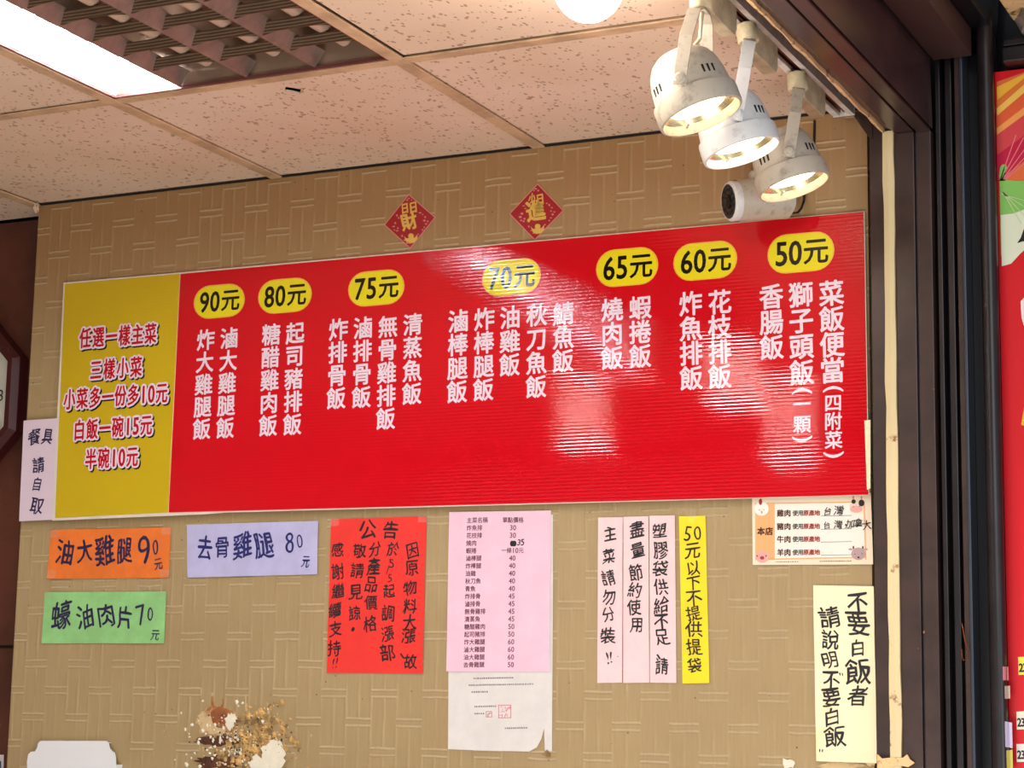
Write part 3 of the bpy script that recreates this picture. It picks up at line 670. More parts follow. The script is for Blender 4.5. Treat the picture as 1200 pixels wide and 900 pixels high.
# bullet security camera above the menu board
Yk = YW-0.125
fc = onY(856, 236, Yk); bk_ = onY(925, 232, Yk+0.075)
ax = (fc-bk_); L = ax.length; ax.normalize()
s_ = (onY(864, 235.5, Yk)-onY(864, 236.5, Yk)).length; rb = 23*s_
cc = empty('security_camera', (fc.x, fc.y, fc.z)); tag(cc, 'white bullet security camera mounted above the menu board', 'camera')
obj('body', MB().lathe([(rb*0.86, 0.004), (rb*0.90, 0.004), (rb, 0.0), (rb, -0.012), (rb*0.95, -0.013), (rb*0.95, -L*0.9), (rb*0.8, -L), (0.0005, -L)], 40, fc, ax), M['white_clean'], cc, smooth=True)
obj('sun_shield', MB().lathe([(rb*1.04, -0.010), (rb*1.04, -L*0.93)], 40, fc, ax), M['white_enamel'], cc, smooth=True)
obj('front_glass', MB().lathe([(rb*0.80, 0.0045), (0.0004, 0.0045)], 40, fc, ax), mat('dark_glass', (42, 38, 40), 0.1), cc)
obj('lens_ring', MB().lathe([(rb*0.36, 0.0), (rb*0.36, 0.003), (rb*0.28, 0.003), (rb*0.2, -0.0), (0.0003, 0.0015)], 28, fc+ax*0.0047, ax), M['black'], cc, smooth=True)
e1 = ax.cross(Vector((0, 0, 1))).normalized(); e2 = ax.cross(e1)
for k in range(12):
    t = 2*math.pi*k/12; q = fc+ax*0.0047+(e1*math.cos(t)+e2*math.sin(t))*rb*0.62
    obj('infrared_led', MB().lathe([(rb*0.11, 0), (rb*0.08, 0.0012), (0.0002, 0.0018)], 8, q, ax), M['slot'], cc)
mid = fc-ax*(L*0.45)
wp = onY(897, 196, YW)
obj('bracket', MB().tube([mid+Vector((0, 0, rb*0.95)), mid+Vector((0.004, 0.008, rb+0.022)), Vector((wp.x, YW-0.06, mid.z+rb+0.034)), Vector((wp.x+0.01, YW-0.001, mid.z+rb+0.034))], 0.0075, 12), M['steel'], cc, smooth=True)
obj('bracket_collar', MB().lathe([(0.013, 0), (0.015, 0.004), (0.015, 0.012), (0.012, 0.016)], 20, mid+Vector((0, 0, rb*0.98)), Vector((0, 0, 1)), cap1=True), M['white_enamel'], cc, smooth=True)
obj('wall_plate', MB().lathe([(0.022, 0.0), (0.022, 0.004), (0.018, 0.008), (0.0005, 0.009)], 24, Vector((wp.x+0.01, YW, mid.z+rb+0.034)), Vector((0, -1, 0))), M['white_enamel'], cc, smooth=True)
bkp = fc-ax*L
cpts = [bkp, onY(930, 250, Yk+0.10), onY(935, 249, Yk+0.105), onY(939, 244, Yk+0.11), onY(942, 236, Yk+0.115), onY(943, 226, YW-0.010), onY(945, 212, YW-0.007), onY(951, 190, YW-0.005), onY(954, 165, YW-0.004), onY(954.5, 141, YW-0.004)]
cab = obj('cable', MB().tube(cpts, 0.0022), M['black'], cc, smooth=True)

# ================================================================== MENU BOARD
YB = YW-0.0075; ZT = onY(540, 290, YB).z; LEAN = 0.021       # the sheet hangs with its lower edge a centimetre off the wall
def board_y(Z): return YB-LEAN*(ZT-Z)
def onB(px, py, dy=0.0):
    r = ray(px, py); t = (YB-dy-LEAN*(ZT-CAM.z)-CAM.y)/(r.y-LEAN*r.z); return CAM+r*t
bc4 = [(76, 333), (1012, 248), (1018, 580), (63, 608)]
ctr = onY(540, 440, YB)
bd = empty('menu_board', (ctr.x, YB, ctr.z)); tag(bd, 'long red fluted plastic menu board with a gold left panel and price ovals', 'menu board')
def quad_prism(pts, dy, th): return MB().prism([onB(x, y, dy) for x, y in pts][::-1], th)
obj('backing', quad_prism([(74.5, 331.2), (211, 319.3), (1013.2, 247.4), (1018.6, 580.2), (262, 600.6), (240, 602.6), (61, 610)], -0.0012, 0.0042), M['board_edge'], bd)
obj('red_panel', quad_prism([(211.5, 321), (1012, 248.2), (1017.6, 579.6), (197.5, 600.6)], 0.0, 0.0022), M['red_board'], bd)
obj('gold_panel', quad_prism([(76, 333), (210.6, 321), (196.6, 600.5), (64.5, 607)], 0.0, 0.0022), M['yellow_board'], bd)
obj('corner_clip', quad_prism([(1013, 493), (1020, 492), (1020, 572), (1016, 574)], 0.001, 0.003), M['cream_paper'], bd)
sB = lambda X, Z: board_y(Z)
sB.Y = YB; sB.hit = onB
def pill(cx, cy, w, h, m, Y, slope, parent=None, nm='price_oval'):
    pts = []
    r = h/2; hw = w/2-r*0.95
    for sgn in (1, -1):
        for k in range(13):
            t = math.radians(90-15*k) if sgn == 1 else math.radians(270-15*k)
            x = sgn*hw+r*0.95*math.cos(t); y = -r*math.sin(t)
            pts.append((cx+x, cy+y+slope*x))
    return obj(nm, MB().flat([onB(x, y, Y) for x, y in pts][::-1]), m, parent)
pills = [('90元', 257, 353, 57, 36), ('80元', 334, 346.5, 60, 37), ('75元', 441, 337.5, 63, 38), ('70元', 599.3, 324.7, 66, 39), ('65元', 735, 313, 70, 41), ('60元', 826.5, 305.6, 72, 41), ('50元', 938.6, 296, 75.5, 43)]
for t, cx, cy, w, h in pills:
    sl = (765-cy)/(-4440-cx)
    pe = pill(cx, cy, w+3, h+3, M['pill_edge'], 0.0004, sl, bd)
    pill(cx, cy, w, h, M['pill'], 0.0007, sl, pe, 'oval_fill')
    dx = w*0.235; mb = MB()
    add_char(mb, t[0], cx-w*0.30, cy-sl*w*0.30, h*0.70/0.74*0.92, sB, wr=0.82, bold=0.018, dz=0.001)
    add_char(mb, t[1], cx-w*0.085, cy-sl*w*0.085, h*0.70/0.74*0.92, sB, wr=0.82, bold=0.018, dz=0.001)
    add_char(mb, t[2], cx+w*0.235, cy+sl*w*0.235, h*0.72, sB, wr=0.95, bold=0.02, dz=0.001)
    obj('lettering', mb, M['menu_black'], pe, recalc=False)
cols = [('炸大雞腿飯', 241.3, 398.8, 236.5, 503.3, 24.5), ('滷大雞腿飯', 268.8, 396.7, 264, 502, 24.5), ('糖醋雞肉飯', 318, 392.7, 314.3, 499.3, 25), ('起司豬排飯', 346, 390.8, 342.7, 498, 25),
        ('炸排骨飯', 396.8, 386.5, 394, 467.3, 25.5), ('滷排骨飯', 425.6, 384.7, 423.5, 466, 25.5), ('無骨雞排飯', 454.7, 383.3, 452, 491.3, 25.5), ('清蒸魚飯', 484, 380.7, 482.7, 462, 25.5),
        ('滷棒腿飯', 537.3, 376.8, 535.7, 459.7, 26.5), ('炸棒腿飯', 567.7, 374.5, 566.5, 457.3, 26.5), ('油雞飯', 598, 372.6, 597.3, 428.2, 26.5), ('秋刀魚飯', 629, 369.8, 628.3, 453.8, 26.5), ('鯖魚飯', 660.3, 368.2, 659.8, 423.5, 27),
        ('燒肉飯', 717.5, 363.5, 717.5, 420, 27.5), ('蝦捲飯', 750.3, 361, 750.3, 418, 27.5), ('炸魚排飯', 809.5, 356.3, 810.2, 443.6, 28.5), ('花枝排飯', 843.6, 354.5, 843.6, 441.8, 28.5),
        ('香腸飯', 904, 348.3, 904.5, 407.7, 29), ('獅子頭飯', 938.6, 346, 939.7, 437, 29.5), ('菜飯便當', 974.5, 344.2, 975.6, 434.5, 30)]
for t, x0, y0, x1, y1, h in cols:
    line_text(bd, t, x0, y0, x1, y1, h, sB, M['menu_white'], bold=0.022, wr=0.97, rot=0.03)
for items in ([('(', 940, 458.3), ('一', 940, 474), ('顆', 940, 497.5), (')', 940, 514.5)], [('(', 976.4, 456), ('四', 976.4, 472.5), ('附', 976.4, 494), ('菜', 977, 516), (')', 977, 533)]):
    mb = MB()
    for ch, x, y in items:
        if ch in '()': add_char(mb, ch, x, y, 24, sB, rot=-math.pi/2, bold=0.02)
        else: add_char(mb, ch, x, y, 21, sB, bold=0.018)
    obj('lettering', mb, M['menu_white'], bd, recalc=False)
# gold panel: red lettering, white outline, dark drop shadow printed
YBs = [('任選一樣主菜', 100.5, 396.7, 177, 391.5, 24, .66), ('三樣小菜', 113, 434, 160, 430.5, 24, .66), ('小菜多一份多10元', 82, 468.5, 190, 461, 24, .66), ('白飯一碗15元', 93.5, 504.5, 172, 498.5, 24, .66), ('半碗10元', 107, 538.5, 155.5, 535.5, 24, .66)]
for t, x0, y0, x1, y1, h, wr in YBs:
    adv = [1.0 if ord(c) > 256 else 0.62 for c in t]; tot = sum(adv)-adv[0]/2-adv[-1]/2; pos = []; a = 0
    for i, w in enumerate(adv):
        if i: a += (adv[i-1]+w)/2
        pos.append(a/tot)
    for nm, mm, bold, dz, ox, oy in (('lettering_shadow', M['menu_black'], 0.115, 0.0006, 1.4, 1.6), ('lettering_outline', M['menu_white'], 0.115, 0.0010, 0, 0), ('lettering', M['menu_red'], 0.022, 0.0016, 0, 0)):
        mb = MB()
        for i, ch in enumerate(t):
            hh = h*(1.12 if ord(ch) < 256 else 1.0)
            add_char(mb, ch, x0+(x1-x0)*pos[i]+ox, y0+(y1-y0)*pos[i]+oy, hh, sB, wr=wr, bold=bold, dz=dz, rot=0.03, dirs=8 if bold < .05 else 12)
        obj(nm, mb, mm, bd, recalc=False)

# ================================================================== NEW YEAR DIAMONDS
def diamond(top, right, bot, left, label, glyphs):
    Yd = YW-0.0015; cx, cy = (left[0]+right[0])/2, (top[1]+bot[1])/2; c = onY(cx, cy, Yd)
    e = empty('new_year_diamond', (c.x, Yd, c.z)); tag(e, label, 'decoration', 'red diamonds above the menu board')
    obj('card', MB().prism([onY(x, y, Yd) for x, y in (top, left, bot, right)], 0.0008), M['pink_line'], e)
    def ins(p, k): return (cx+(p[0]-cx)*k, cy+(p[1]-cy)*k)
    obj('red_field', MB().flat([onY(*ins(p, .955), Yd-0.0003) for p in (top, left, bot, right)]), M['dred'], e)
    s = flatsurf(Yd); s.Y = Yd; mb = MB()
    for ch, dx, dy, h, wr in glyphs: add_char(mb, ch, cx+dx, cy+dy, h, s, wr=wr, bold=0.035, dz=0.0008, rot=0.04, hand=0.012)
    obj('gold_characters', mb, M['gold'], e, recalc=False)
    # ingot and coin under the characters
    mb = MB(); iy = cy+20
    mb.flat([onY(cx+x, iy+y, Yd-0.0008) for x, y in ((-7, -3), (-4, 0), (0, -1), (6, -1), (9, -5), (9, 1), (5, 5), (0, 6), (-4, 4))][::-1])
    mb.flat(ellipse_px(cx+1.5, iy-3, 3.4, 3, Yd-0.0009, 14)[::-1])
    obj('gold_ingot', mb, M['gold'], e)
    mb = MB(); rr = random.Random(int(cx))
    for (dx, dy) in ((-15, -7), (-13, -4), (-17, 2), (-19, 6), (-14, 8), (-15, 11), (-18, 10), (12, -10), (15, -8), (18, -5), (17, -1), (21, 0), (19, 3), (17, 7), (15, 10), (-3, -25), (-1, -27), (2, -25), (-9, 17), (-6, 22), (-3, 25), (10, 15)):
        x, y = cx+dx, cy+dy; a = rr.uniform(0.8, 2.0); b = rr.uniform(0.7, 1.6)
        mb.flat([onY(x-a, y-b*.3, Yd-0.0008), onY(x-a*.3, y+b, Yd-0.0008), onY(x+a, y+b*.4, Yd-0.0008), onY(x+a*.4, y-b, Yd-0.0008)])
    obj('small_ornaments', mb, M['pink_line'], e)['kind'] = 'stuff'
diamond((479, 227.4), (510.4, 254.6), (480.6, 291.4), (450, 263.6), 'left of the two small red and gold diamonds above the menu board',
        [('日', -5.5, -15, 13, 0.8), ('日', 4.5, -16, 13, 0.8), ('財', -0.5, 0.5, 19, 1.05)])
diamond((630, 215), (660.6, 246.6), (626.6, 281.6), (596.6, 250.6), 'right of the two small red and gold diamonds above the menu board',
        [('日', 4.5, -15, 12, 0.8), ('小', -5, -16, 12, 0.7), ('進', -1, -1, 24, 1.0), ('寶', 3, -3, 14, 1.0)])

# ================================================================== PAPERS ON THE WALL
hand = dict(hand=0.036, bold=0.024, dirs=4, dz=0.0007)
e, s = paper('paper_slip', [(28, 493), (69.5, 490), (64.5, 609), (23, 611)], M['slip_paper'], 0.012, 'pale lilac handwritten slip taped against the gold end of the menu board', seed=1)
z7 = ((0, 230), 2.308)
list_text(e, [('餐', 94, 652), ('具', 129, 650, 18), ('請', 105, 728, 20), ('自', 101, 780, 17), ('取', 101, 838, 21)], *z7, 21, s, M['purple_ink'], wr=.85, **hand)
e, s = paper('price_card', [(60, 621), (201, 618), (198, 677), (55.7, 678.6)], M['orange_paper'], 0.002, 'orange handwritten price card below the gold menu panel', group='handwritten price cards', seed=2)
z4 = ((30, 600), 3.333)
list_text(e, [('油', 157, 160), ('大', 232, 155), ('雞', 310, 152, 34), ('腿', 390, 152, 30), ('9', 470, 150, 44), ('0', 511, 135, 22), ('元', 521, 204, 13)], *z4, 29, s, M['purple_ink'], wr=.78, **hand)
for q in ((64, 626), (196, 622), (61, 673), (193, 672)): tape(e, q[0], q[1], 13, 9, s)
e, s = paper('price_card', [(219, 615), (373.5, 610.5), (372, 673), (220, 677)], M['lav_paper'], 0.002, 'lavender handwritten price card to the right of the orange one', group='handwritten price cards', seed=3)
list_text(e, [('去', 702, 142), ('骨', 770, 138, 28), ('雞', 850, 132, 30), ('腿', 932, 132, 31), ('8', 1032, 115, 33), ('0', 1073, 115, 21), ('元', 1096, 195, 15)], *z4, 29, s, M['blue_ink'], wr=.78, **hand)
e, s = paper('price_card', [(53, 694), (195.6, 693), (193, 754), (49, 754)], M['green_paper'], 0.002, 'light green handwritten price card below the orange one', group='handwritten price cards', seed=4)
list_text(e, [('蠔', 142, 405, 30), ('油', 235, 410), ('肉', 318, 405), ('片', 390, 415), ('7', 455, 402, 32), ('0', 490, 402, 20), ('元', 509, 480, 13)], *z4, 27, s, M['purple_ink'], wr=.88, **hand)
for q in ((57, 698), (190, 697)): tape(e, q[0], q[1], 12, 7, s)
# red notice
e, s = paper('red_notice', [(388.7, 608.7), (500, 604.8), (495.7, 789), (383, 788.5)], M['red_paper'], 0.002, 'bright red sheet densely written in black, hanging under the menu board', 'notice', seed=5)
z5 = ((370, 595), 4.393)
for col in ([('公', 270, 115, 23), ('告', 385, 118, 22)],
            [('因', 500, 222), ('原', 497, 310), ('物', 488, 415), ('料', 487, 510), ('大', 487, 590), ('漲', 482, 660), ('、', 476, 738), ('故', 490, 795)],
            [('於', 402, 215), ('5', 392, 288, 13), ('/', 372, 322, 12), ('5', 384, 362, 13), ('起', 378, 430), ('調', 375, 545), ('漲', 373, 650), ('部', 370, 750, 21)],
            [('分', 308, 215), ('產', 300, 305), ('品', 288, 395), ('價', 285, 490), ('格', 283, 600)],
            [('敬', 230, 225), ('請', 215, 325), ('見', 208, 435), ('諒', 203, 545), ('・', 196, 630)],
            [('感', 117, 220), ('謝', 115, 330), ('繼', 117, 430), ('續', 103, 530), ('支', 105, 625), ('持', 98, 725), ('!', 92, 802, 15), ('!', 110, 800, 15)]):
    list_text(e, col, *z5, 17.5, s, M['ink'], wr=1.0, **hand)
tape(e, 392, 612, 14, 9, s); tape(e, 496, 608, 12, 8, s)
# white sheet under, pink price list on top
wcorn = [(527.5, 603), (648, 600), (646.7, 880.7), (525, 878)]
Yp = YW-0.002
tornpts = [(527.5, 606), (648, 603), (648, 687), (646.8, 880.6), (638.5, 880), (638, 866), (637.5, 853), (634.5, 866), (629, 876), (620, 880.8), (560, 879.5), (525, 878), (525.5, 790)]
c = onY(586, 840, Yp); e = empty('white_notice', (c.x, Yp, c.z)); tag(e, 'white printed sheet with a torn lower corner, showing below the pink price list', 'notice')
mb = MB(); mb.prism([onY(x, y, Yp) for x, y in tornpts][::-1], 0.0005); obj('sheet', mb, M['white_paper'], e)
s2 = flatsurf(Yp); s2.Y = Yp
mb = MB(); rr = random.Random(4)
def dashes(mb, x0, x1, y, Y, h=1.7, slope=-0.02):
    x = x0
    while x < x1:
        w = rr.uniform(1.2, 2.0); yy = y+slope*(x-x0)
        mb.flat([onY(x, yy+h/2, Y), onY(x+w, yy+h/2, Y), onY(x+w*0.9, yy-h*rr.uniform(.2, .6), Y), onY(x, yy-h/2, Y)]); x += w+rr.uniform(0.6, 1.1)
for a, b, y in ((135, 270, 615), (118, 340, 639), (128, 185, 663), (138, 213, 714), (138, 172, 739), (245, 322, 790)): dashes(mb, 510+a/3, 510+b/3, 590+y/3, Yp-0.0006)
obj('small_print', mb, M['faint_ink'], e)['kind'] = 'stuff'
mb = MB()
def seal(mb, x0, y0, x1, y1, Y, n):
    t = 0.7
    for a, b, c_, d in ((x0, y0, x1, y0+t), (x0, y1-t, x1, y1), (x0, y0, x0+t, y1), (x1-t, y0, x1, y1)): mb.flat([onY(a, b, Y), onY(a, d, Y), onY(c_, d, Y), onY(c_, b, Y)])
    for k in range(n):
        a = rr.uniform(x0+1, x1-3); b = rr.uniform(y0+1, y1-3); w, h_ = (rr.uniform(2, 4), .6) if k % 2 else (.6, rr.uniform(2, 4))
        mb.flat([onY(a, b, Y), onY(a, b+h_, Y), onY(a+w, b+h_, Y), onY(a+w, b, Y)])
seal(mb, 584, 826, 599, 841.5, Yp-0.0006, 16); seal(mb, 569.5, 833.5, 576.5, 840.5, Yp-0.0006, 5)
obj('seal_stamp', mb, M['seal'], e)
e, s = paper('pink_price_list', [(526.7, 600), (645.7, 598.3), (644, 787.5), (523.3, 786.7)], M['pink_paper'], 0.0035, 'pink printed price list sheet taped over the white notice', 'notice', seed=6, curl=0.0015)
rows = [('主菜名稱', '單點價格'), ('炸魚排', '30'), ('花枝排', '30'), ('燒肉', ''), ('蝦捲', '一條10元'), ('滷棒腿', '40'), ('炸棒腿', '40'), ('油雞', '40'), ('秋刀魚', '40'), ('青魚', '40'), ('炸排骨', '45'), ('滷排骨', '45'), ('無骨雞排', '45'), ('清蒸魚', '45'), ('糖醋雞肉', '50'), ('起司豬排', '50'), ('炸大雞腿', '60'), ('滷大雞腿', '60'), ('油大雞腿', '60'), ('去骨雞腿', '50')]
for i, (a, b) in enumerate(rows):
    t = i/19; y = 590+(60+t*508)/3; xl = 510+(121-t*12)/3; cxp = 510+(274-t*8)/3; mb = MB()
    for k, ch in enumerate(a): add_char(mb, ch, xl+k*6.2, y-k*0.15, 6.6, s, bold=0.012, dirs=4, dz=0.0005)
    adv = [6.2 if ord(ch) > 256 else 3.9 for ch in b]; x = cxp-sum(adv)/2
    for ch, w in zip(b, adv): add_char(mb, ch, x+w/2, y-0.5, 6.6 if ord(ch) > 256 else 8, s, bold=0.012, dirs=4, dz=0.0005); x += w
    obj('lettering', mb, M['maroon_ink'], e, recalc=False)
mb = MB()
for dx in (0, 1.6, 3.2): add_char(mb, '0', 600+dx, 637, 7, s, bold=0.12, dz=0.0005)
add_char(mb, '3', 608.3, 635.5, 8.6, s, bold=0.05, hand=.02); add_char(mb, '5', 612.5, 635.3, 8.6, s, bold=0.05, hand=.02)
o = obj('lettering', mb, M['ink'], e, recalc=False); o['label'] = 'handwritten correction'
# three pink strips
z6 = ((690, 595), 4.187)
strips = [([(701, 606.5), (729.7, 606), (729.2, 800), (700, 800.4)], [('主', 105, 130), ('菜', 100, 240), ('請', 97, 345), ('勿', 100, 440), ('分', 98, 525), ('裝', 95, 630), ('!', 92, 735, 18), ('!', 112, 733, 18), ('.', 143, 732, 10)], 'leftmost of the three long pink handwritten paper strips'),
          ([(730.8, 605.7), (760, 605), (760.8, 800), (730.4, 800.4)], [('盡', 238, 110), ('量', 240, 210), ('節', 232, 320), ('約', 228, 405), ('使', 225, 490), ('用', 238, 575)], 'middle one of the three long pink handwritten paper strips'),
          ([(761.2, 604.5), (791, 604), (792.7, 800.4), (762, 800)], [('塑', 350, 115), ('膠', 354, 210), ('袋', 352, 300), ('供', 355, 390), ('給', 357, 480), ('不', 358, 560), ('足', 362, 635), ('、', 366, 708), ('請', 360, 780)], 'pink handwritten paper strip nearest the yellow strip')]
for i, (cn, tx, lb) in enumerate(strips):
    e, s = paper('paper_strip', cn, M['pink2_paper'], 0.002, lb, group='pink handwritten paper strips', seed=10+i, nx=3, curl=0.0012)
    list_text(e, tx, *z6, 18.5, s, M['ink'], wr=.95, **hand)
e, s = paper('yellow_strip', [(795.8, 605), (826.8, 604.5), (831.4, 800.4), (800, 801)], M['yellow_paper'], 0.002, 'long bright yellow handwritten paper strip under the menu board', seed=14, nx=3, curl=0.0015)
list_text(e, [('5', 487, 128, 22), ('0', 535, 125, 20), ('元', 510, 210), ('以', 512, 298), ('下', 515, 370), ('不', 517, 445), ('提', 515, 520), ('供', 517, 598), ('提', 518, 685), ('袋', 520, 775)], *z6, 18.5, s, M['ink'], wr=1.0, hand=0.028, bold=0.022, dirs=6, dz=0.0007)
tape(e, 812, 604, 8, 14, s)
# meat origin card
Yo = YW-0.003
c = onY(950, 620, Yo); e = empty('origin_card', (c.x, Yo, c.z)); tag(e, 'laminated meat origin card with small animal heads under the right end of the menu board', 'notice')
def oz(x, y): return (870+x/7.06, 575+y/7.06)
def pz(pts, k): return [onY(*oz(x, y), Yo-0.0003*k) for x, y in pts][::-1]
obj('card', MB().prism(pz([(80, 32), (1062, 16), (1082, 610), (85, 614)], 0), 0.0012), M['card'], e)
obj('orange_field', MB().flat(pz([(105, 104), (268, 104), (268, 572), (108, 572)], 1)), M['card_orange'], e)
obj('border_lines', MB().flat(pz([(200, 100), (1010, 90), (1010, 98), (200, 108)], 1)).flat(pz([(1002, 90), (1012, 90), (1026, 570), (1016, 570)], 1)).flat(pz([(108, 566), (1026, 546), (1026, 556), (108, 574)], 1)), M['card_orange'], e)
obj('white_field', MB().flat(pz([(268, 114), (1000, 100), (1014, 546), (268, 558)], 1)), M['card_white'], e)
so = flatsurf(Yo-0.0004); so.Y = Yo-0.0004
def row(txt, xs_, y, h, m, bold=0.02):
    mb = MB()
    for ch, x in zip(txt, xs_): add_char(mb, ch, *oz(x, y-(x-300)*0.01), h, so, bold=bold, dirs=6, wr=1.0)
    obj('lettering', mb, m, e, recalc=False)
row('本店', (155, 222), 336, 9.2, M['red_brown'] if False else M['hole'], 0.04)
for t, y in (('雞肉', 188), ('豬肉', 298), ('牛肉', 404), ('羊肉', 513)):
    row(t, (315, 374), y, 8.2, M['hole'], 0.03); row('使用', (438, 484), y, 6.6, M['ink'], 0.02); row('原產地', (528, 574, 620), y, 6.6, M['red_brown'], 0.03)
    obj('rule_line', MB().flat(pz([(650, y+20), (905, y+15), (905, y+19), (650, y+24)], 2)), M['faint_ink'], e)
mb = MB()
for ch, x, y, hh in (('台', 705, 172, 9), ('灣', 800, 165, 11), ('台', 700, 288, 9), ('灣', 795, 282, 11), ('・', 855, 288, 9), ('加', 895, 275, 11), ('拿', 960, 270, 11), ('大', 1030, 285, 12)): add_char(mb, ch, *oz(x, y), hh, so, hand=.03, bold=.02, dirs=4, dz=0.0009)
o = obj('lettering', mb, M['ink'], e, recalc=False); o['label'] = 'black handwriting'
mb = MB(); dashes(mb, oz(275, 0)[0], oz(465, 0)[0], oz(0, 589)[1], Yo-0.0006, 0.8, -0.01); dashes(mb, oz(640, 0)[0], oz(890, 0)[0], oz(0, 584)[1], Yo-0.0006, 1.1, -0.01); obj('small_print', mb, M['hole'], e)['kind'] = 'stuff'
def blob(cx, cy, rx, ry, m, k, nm='printed_animal', par=None):
    pts = [(cx+rx*math.cos(2*math.pi*t/20), cy+ry*math.sin(2*math.pi*t/20)) for t in range(20)]
    return obj(nm, MB().flat(pz(pts, k)), m, par or e)
hen = blob(158, 150, 60, 58, M['print_white'], 2, 'printed_hen'); blob(150, 92, 14, 26, M['red_brown'], 3, 'comb', hen); blob(160, 178, 7, 12, M['horn'], 3, 'beak', hen); blob(142, 160, 4, 4, M['ink'], 3, 'eye', hen); blob(178, 158, 4, 4, M['ink'], 3, 'eye', hen)
pig = blob(165, 545, 56, 52, M['flesh_pink'], 2, 'printed_pig'); blob(163, 556, 18, 14, M['red_brown'], 3, 'snout', pig); blob(122, 540, 5, 7, M['ink'], 3, 'eye', pig); blob(196, 540, 5, 7, M['ink'], 3, 'eye', pig)
cow = blob(945, 128, 58, 46, mat('print_blush', (238, 208, 194), .4), 2, 'printed_cow'); blob(942, 155, 52, 28, M['flesh_pink'], 3, 'muzzle', cow); blob(920, 90, 18, 18, M['ink'], 3, 'patch', cow); blob(985, 102, 24, 28, M['ink'], 3, 'patch', cow); blob(918, 58, 7, 16, M['horn'], 2, 'horn', cow); blob(985, 60, 7, 16, M['horn'], 2, 'horn', cow); blob(918, 132, 4, 4, M['slot'], 4, 'eye', cow); blob(968, 130, 4, 4, M['slot'], 4, 'eye', cow)
goat = blob(960, 522, 60, 52, M['print_mauve'], 2, 'printed_sheep'); blob(895, 485, 18, 9, M['print_mauve'], 2, 'ear', goat); blob(1020, 485, 18, 9, M['print_mauve'], 2, 'ear', goat); blob(918, 470, 7, 14, M['hole'], 2, 'horn', goat); blob(996, 470, 7, 14, M['hole'], 2, 'horn', goat); blob(932, 525, 4, 4, M['ink'], 3, 'eye', goat); blob(990, 522, 4, 4, M['ink'], 3, 'eye', goat); blob(960, 552, 10, 7, M['hole'], 3, 'nose', goat)
# cream notice
e, s = paper('cream_notice', [(953, 685.8), (1024, 687), (1028, 894.5), (956.6, 892)], M['cream_paper'], 0.004, 'tall cream handwritten notice beside the dark column', 'notice', seed=21, curl=0.002)
z8 = ((870, 575), 2.77)
list_text(e, [('不', 375, 365), ('要', 375, 432, 27), ('白', 375, 512, 20), ('飯', 378, 590, 29), ('者', 375, 668, 24)], *z8, 25, s, M['ink'], **hand)
list_text(e, [('請', 283, 412), ('說', 285, 485, 24), ('明', 285, 550, 19), ('"', 322, 597, 14), ('不', 288, 618, 22), ('要', 288, 672, 22), ('白', 293, 735, 19), ('飯', 302, 800), ('"', 257, 843, 14)], *z8, 26, s, M['ink'], **hand)

# ================================================================== DAMAGED WALLPAPER
rng = random.Random(12)
def ragged(cx, cy, rx, ry, n, jag, Y):
    return [onY(cx+rx*(1+rng.uniform(-jag, jag))*math.cos(2*math.pi*k/n), cy+ry*(1+rng.uniform(-jag, jag))*math.sin(2*math.pi*k/n), Y) for k in range(n)]
def patch(nm, cx, cy, rx, ry, m, Yt, n=26, jag=.22, th=0.0015): return obj(nm, MB().prism(ragged(cx, cy, rx, ry, n, jag, YW-Yt)[::-1], th), m, wb)
patch('peeled_patch', 275, 866, 62, 34, M['wall'], 0.0008, 60, .16, 0.0006)
patch('peeled_patch', 255, 844, 24, 17, M['plaster'], 0.0022, 40, .14, .002)
patch('peeled_patch', 257, 841, 10, 12, M['rustp'], 0.0028, 22, .2, .001)
patch('peeled_patch', 255, 868, 26, 6, M['hole'], 0.0026, 30, .2, .002)
patch('peeled_patch', 258, 893, 28, 8, M['hole'], 0.0026, 34, .25, .002)
patch('peeled_patch', 270, 846, 6, 10, M['torn'], 0.0032, 18, .3, .001)
for (cx, cy, rx, ry) in ((318, 888, 15, 17), (303, 895, 9, 10), (322, 876, 8, 10), (258, 867, 1.5, 4.5)): patch('torn_paper_flap', cx, cy, rx, ry, M['torn'], 0.004+rng.uniform(0, .003), 24, .3, .0008)
def crumbs(nm, m, cnt, gen, size, Yt):
    mb = MB()
    for _ in range(cnt):
        x, y = gen(); a = rng.uniform(*size); b = a*rng.uniform(.6, 1.6)
        P = [onY(x+a*math.cos(t)*rng.uniform(.6, 1.2), y+b*math.sin(t)*rng.uniform(.6, 1.2), YW-Yt-rng.uniform(0, .002)) for t in (0, 1.2, 2.4, 3.7, 5.0)]
        c = sum((Vector(p) for p in P), Vector())/5; tip = c-Vector((0, rng.uniform(.001, .003), 0))
        mb.add([tuple(p) for p in P]+[tuple(tip)], [(i, (i+1) % 5, 5) for i in range(5)])
    o = obj(nm, mb, m, wb); o['kind'] = 'stuff'; return o
crumbs('plaster_crumbs', M['ochre'], 270, lambda: (rng.gauss(304, 19), rng.gauss(872, 19)), (1.2, 5.0), 0.002)
crumbs('plaster_crumbs', M['torn'], 170, lambda: (rng.gauss(272, 30), rng.gauss(872, 22)), (0.6, 2.6), 0.0015)
crumbs('plaster_crumbs', M['hole'], 150, lambda: (rng.gauss(285, 22), rng.gauss(872, 18)), (0.6, 1.8), 0.0022)
mb = MB()
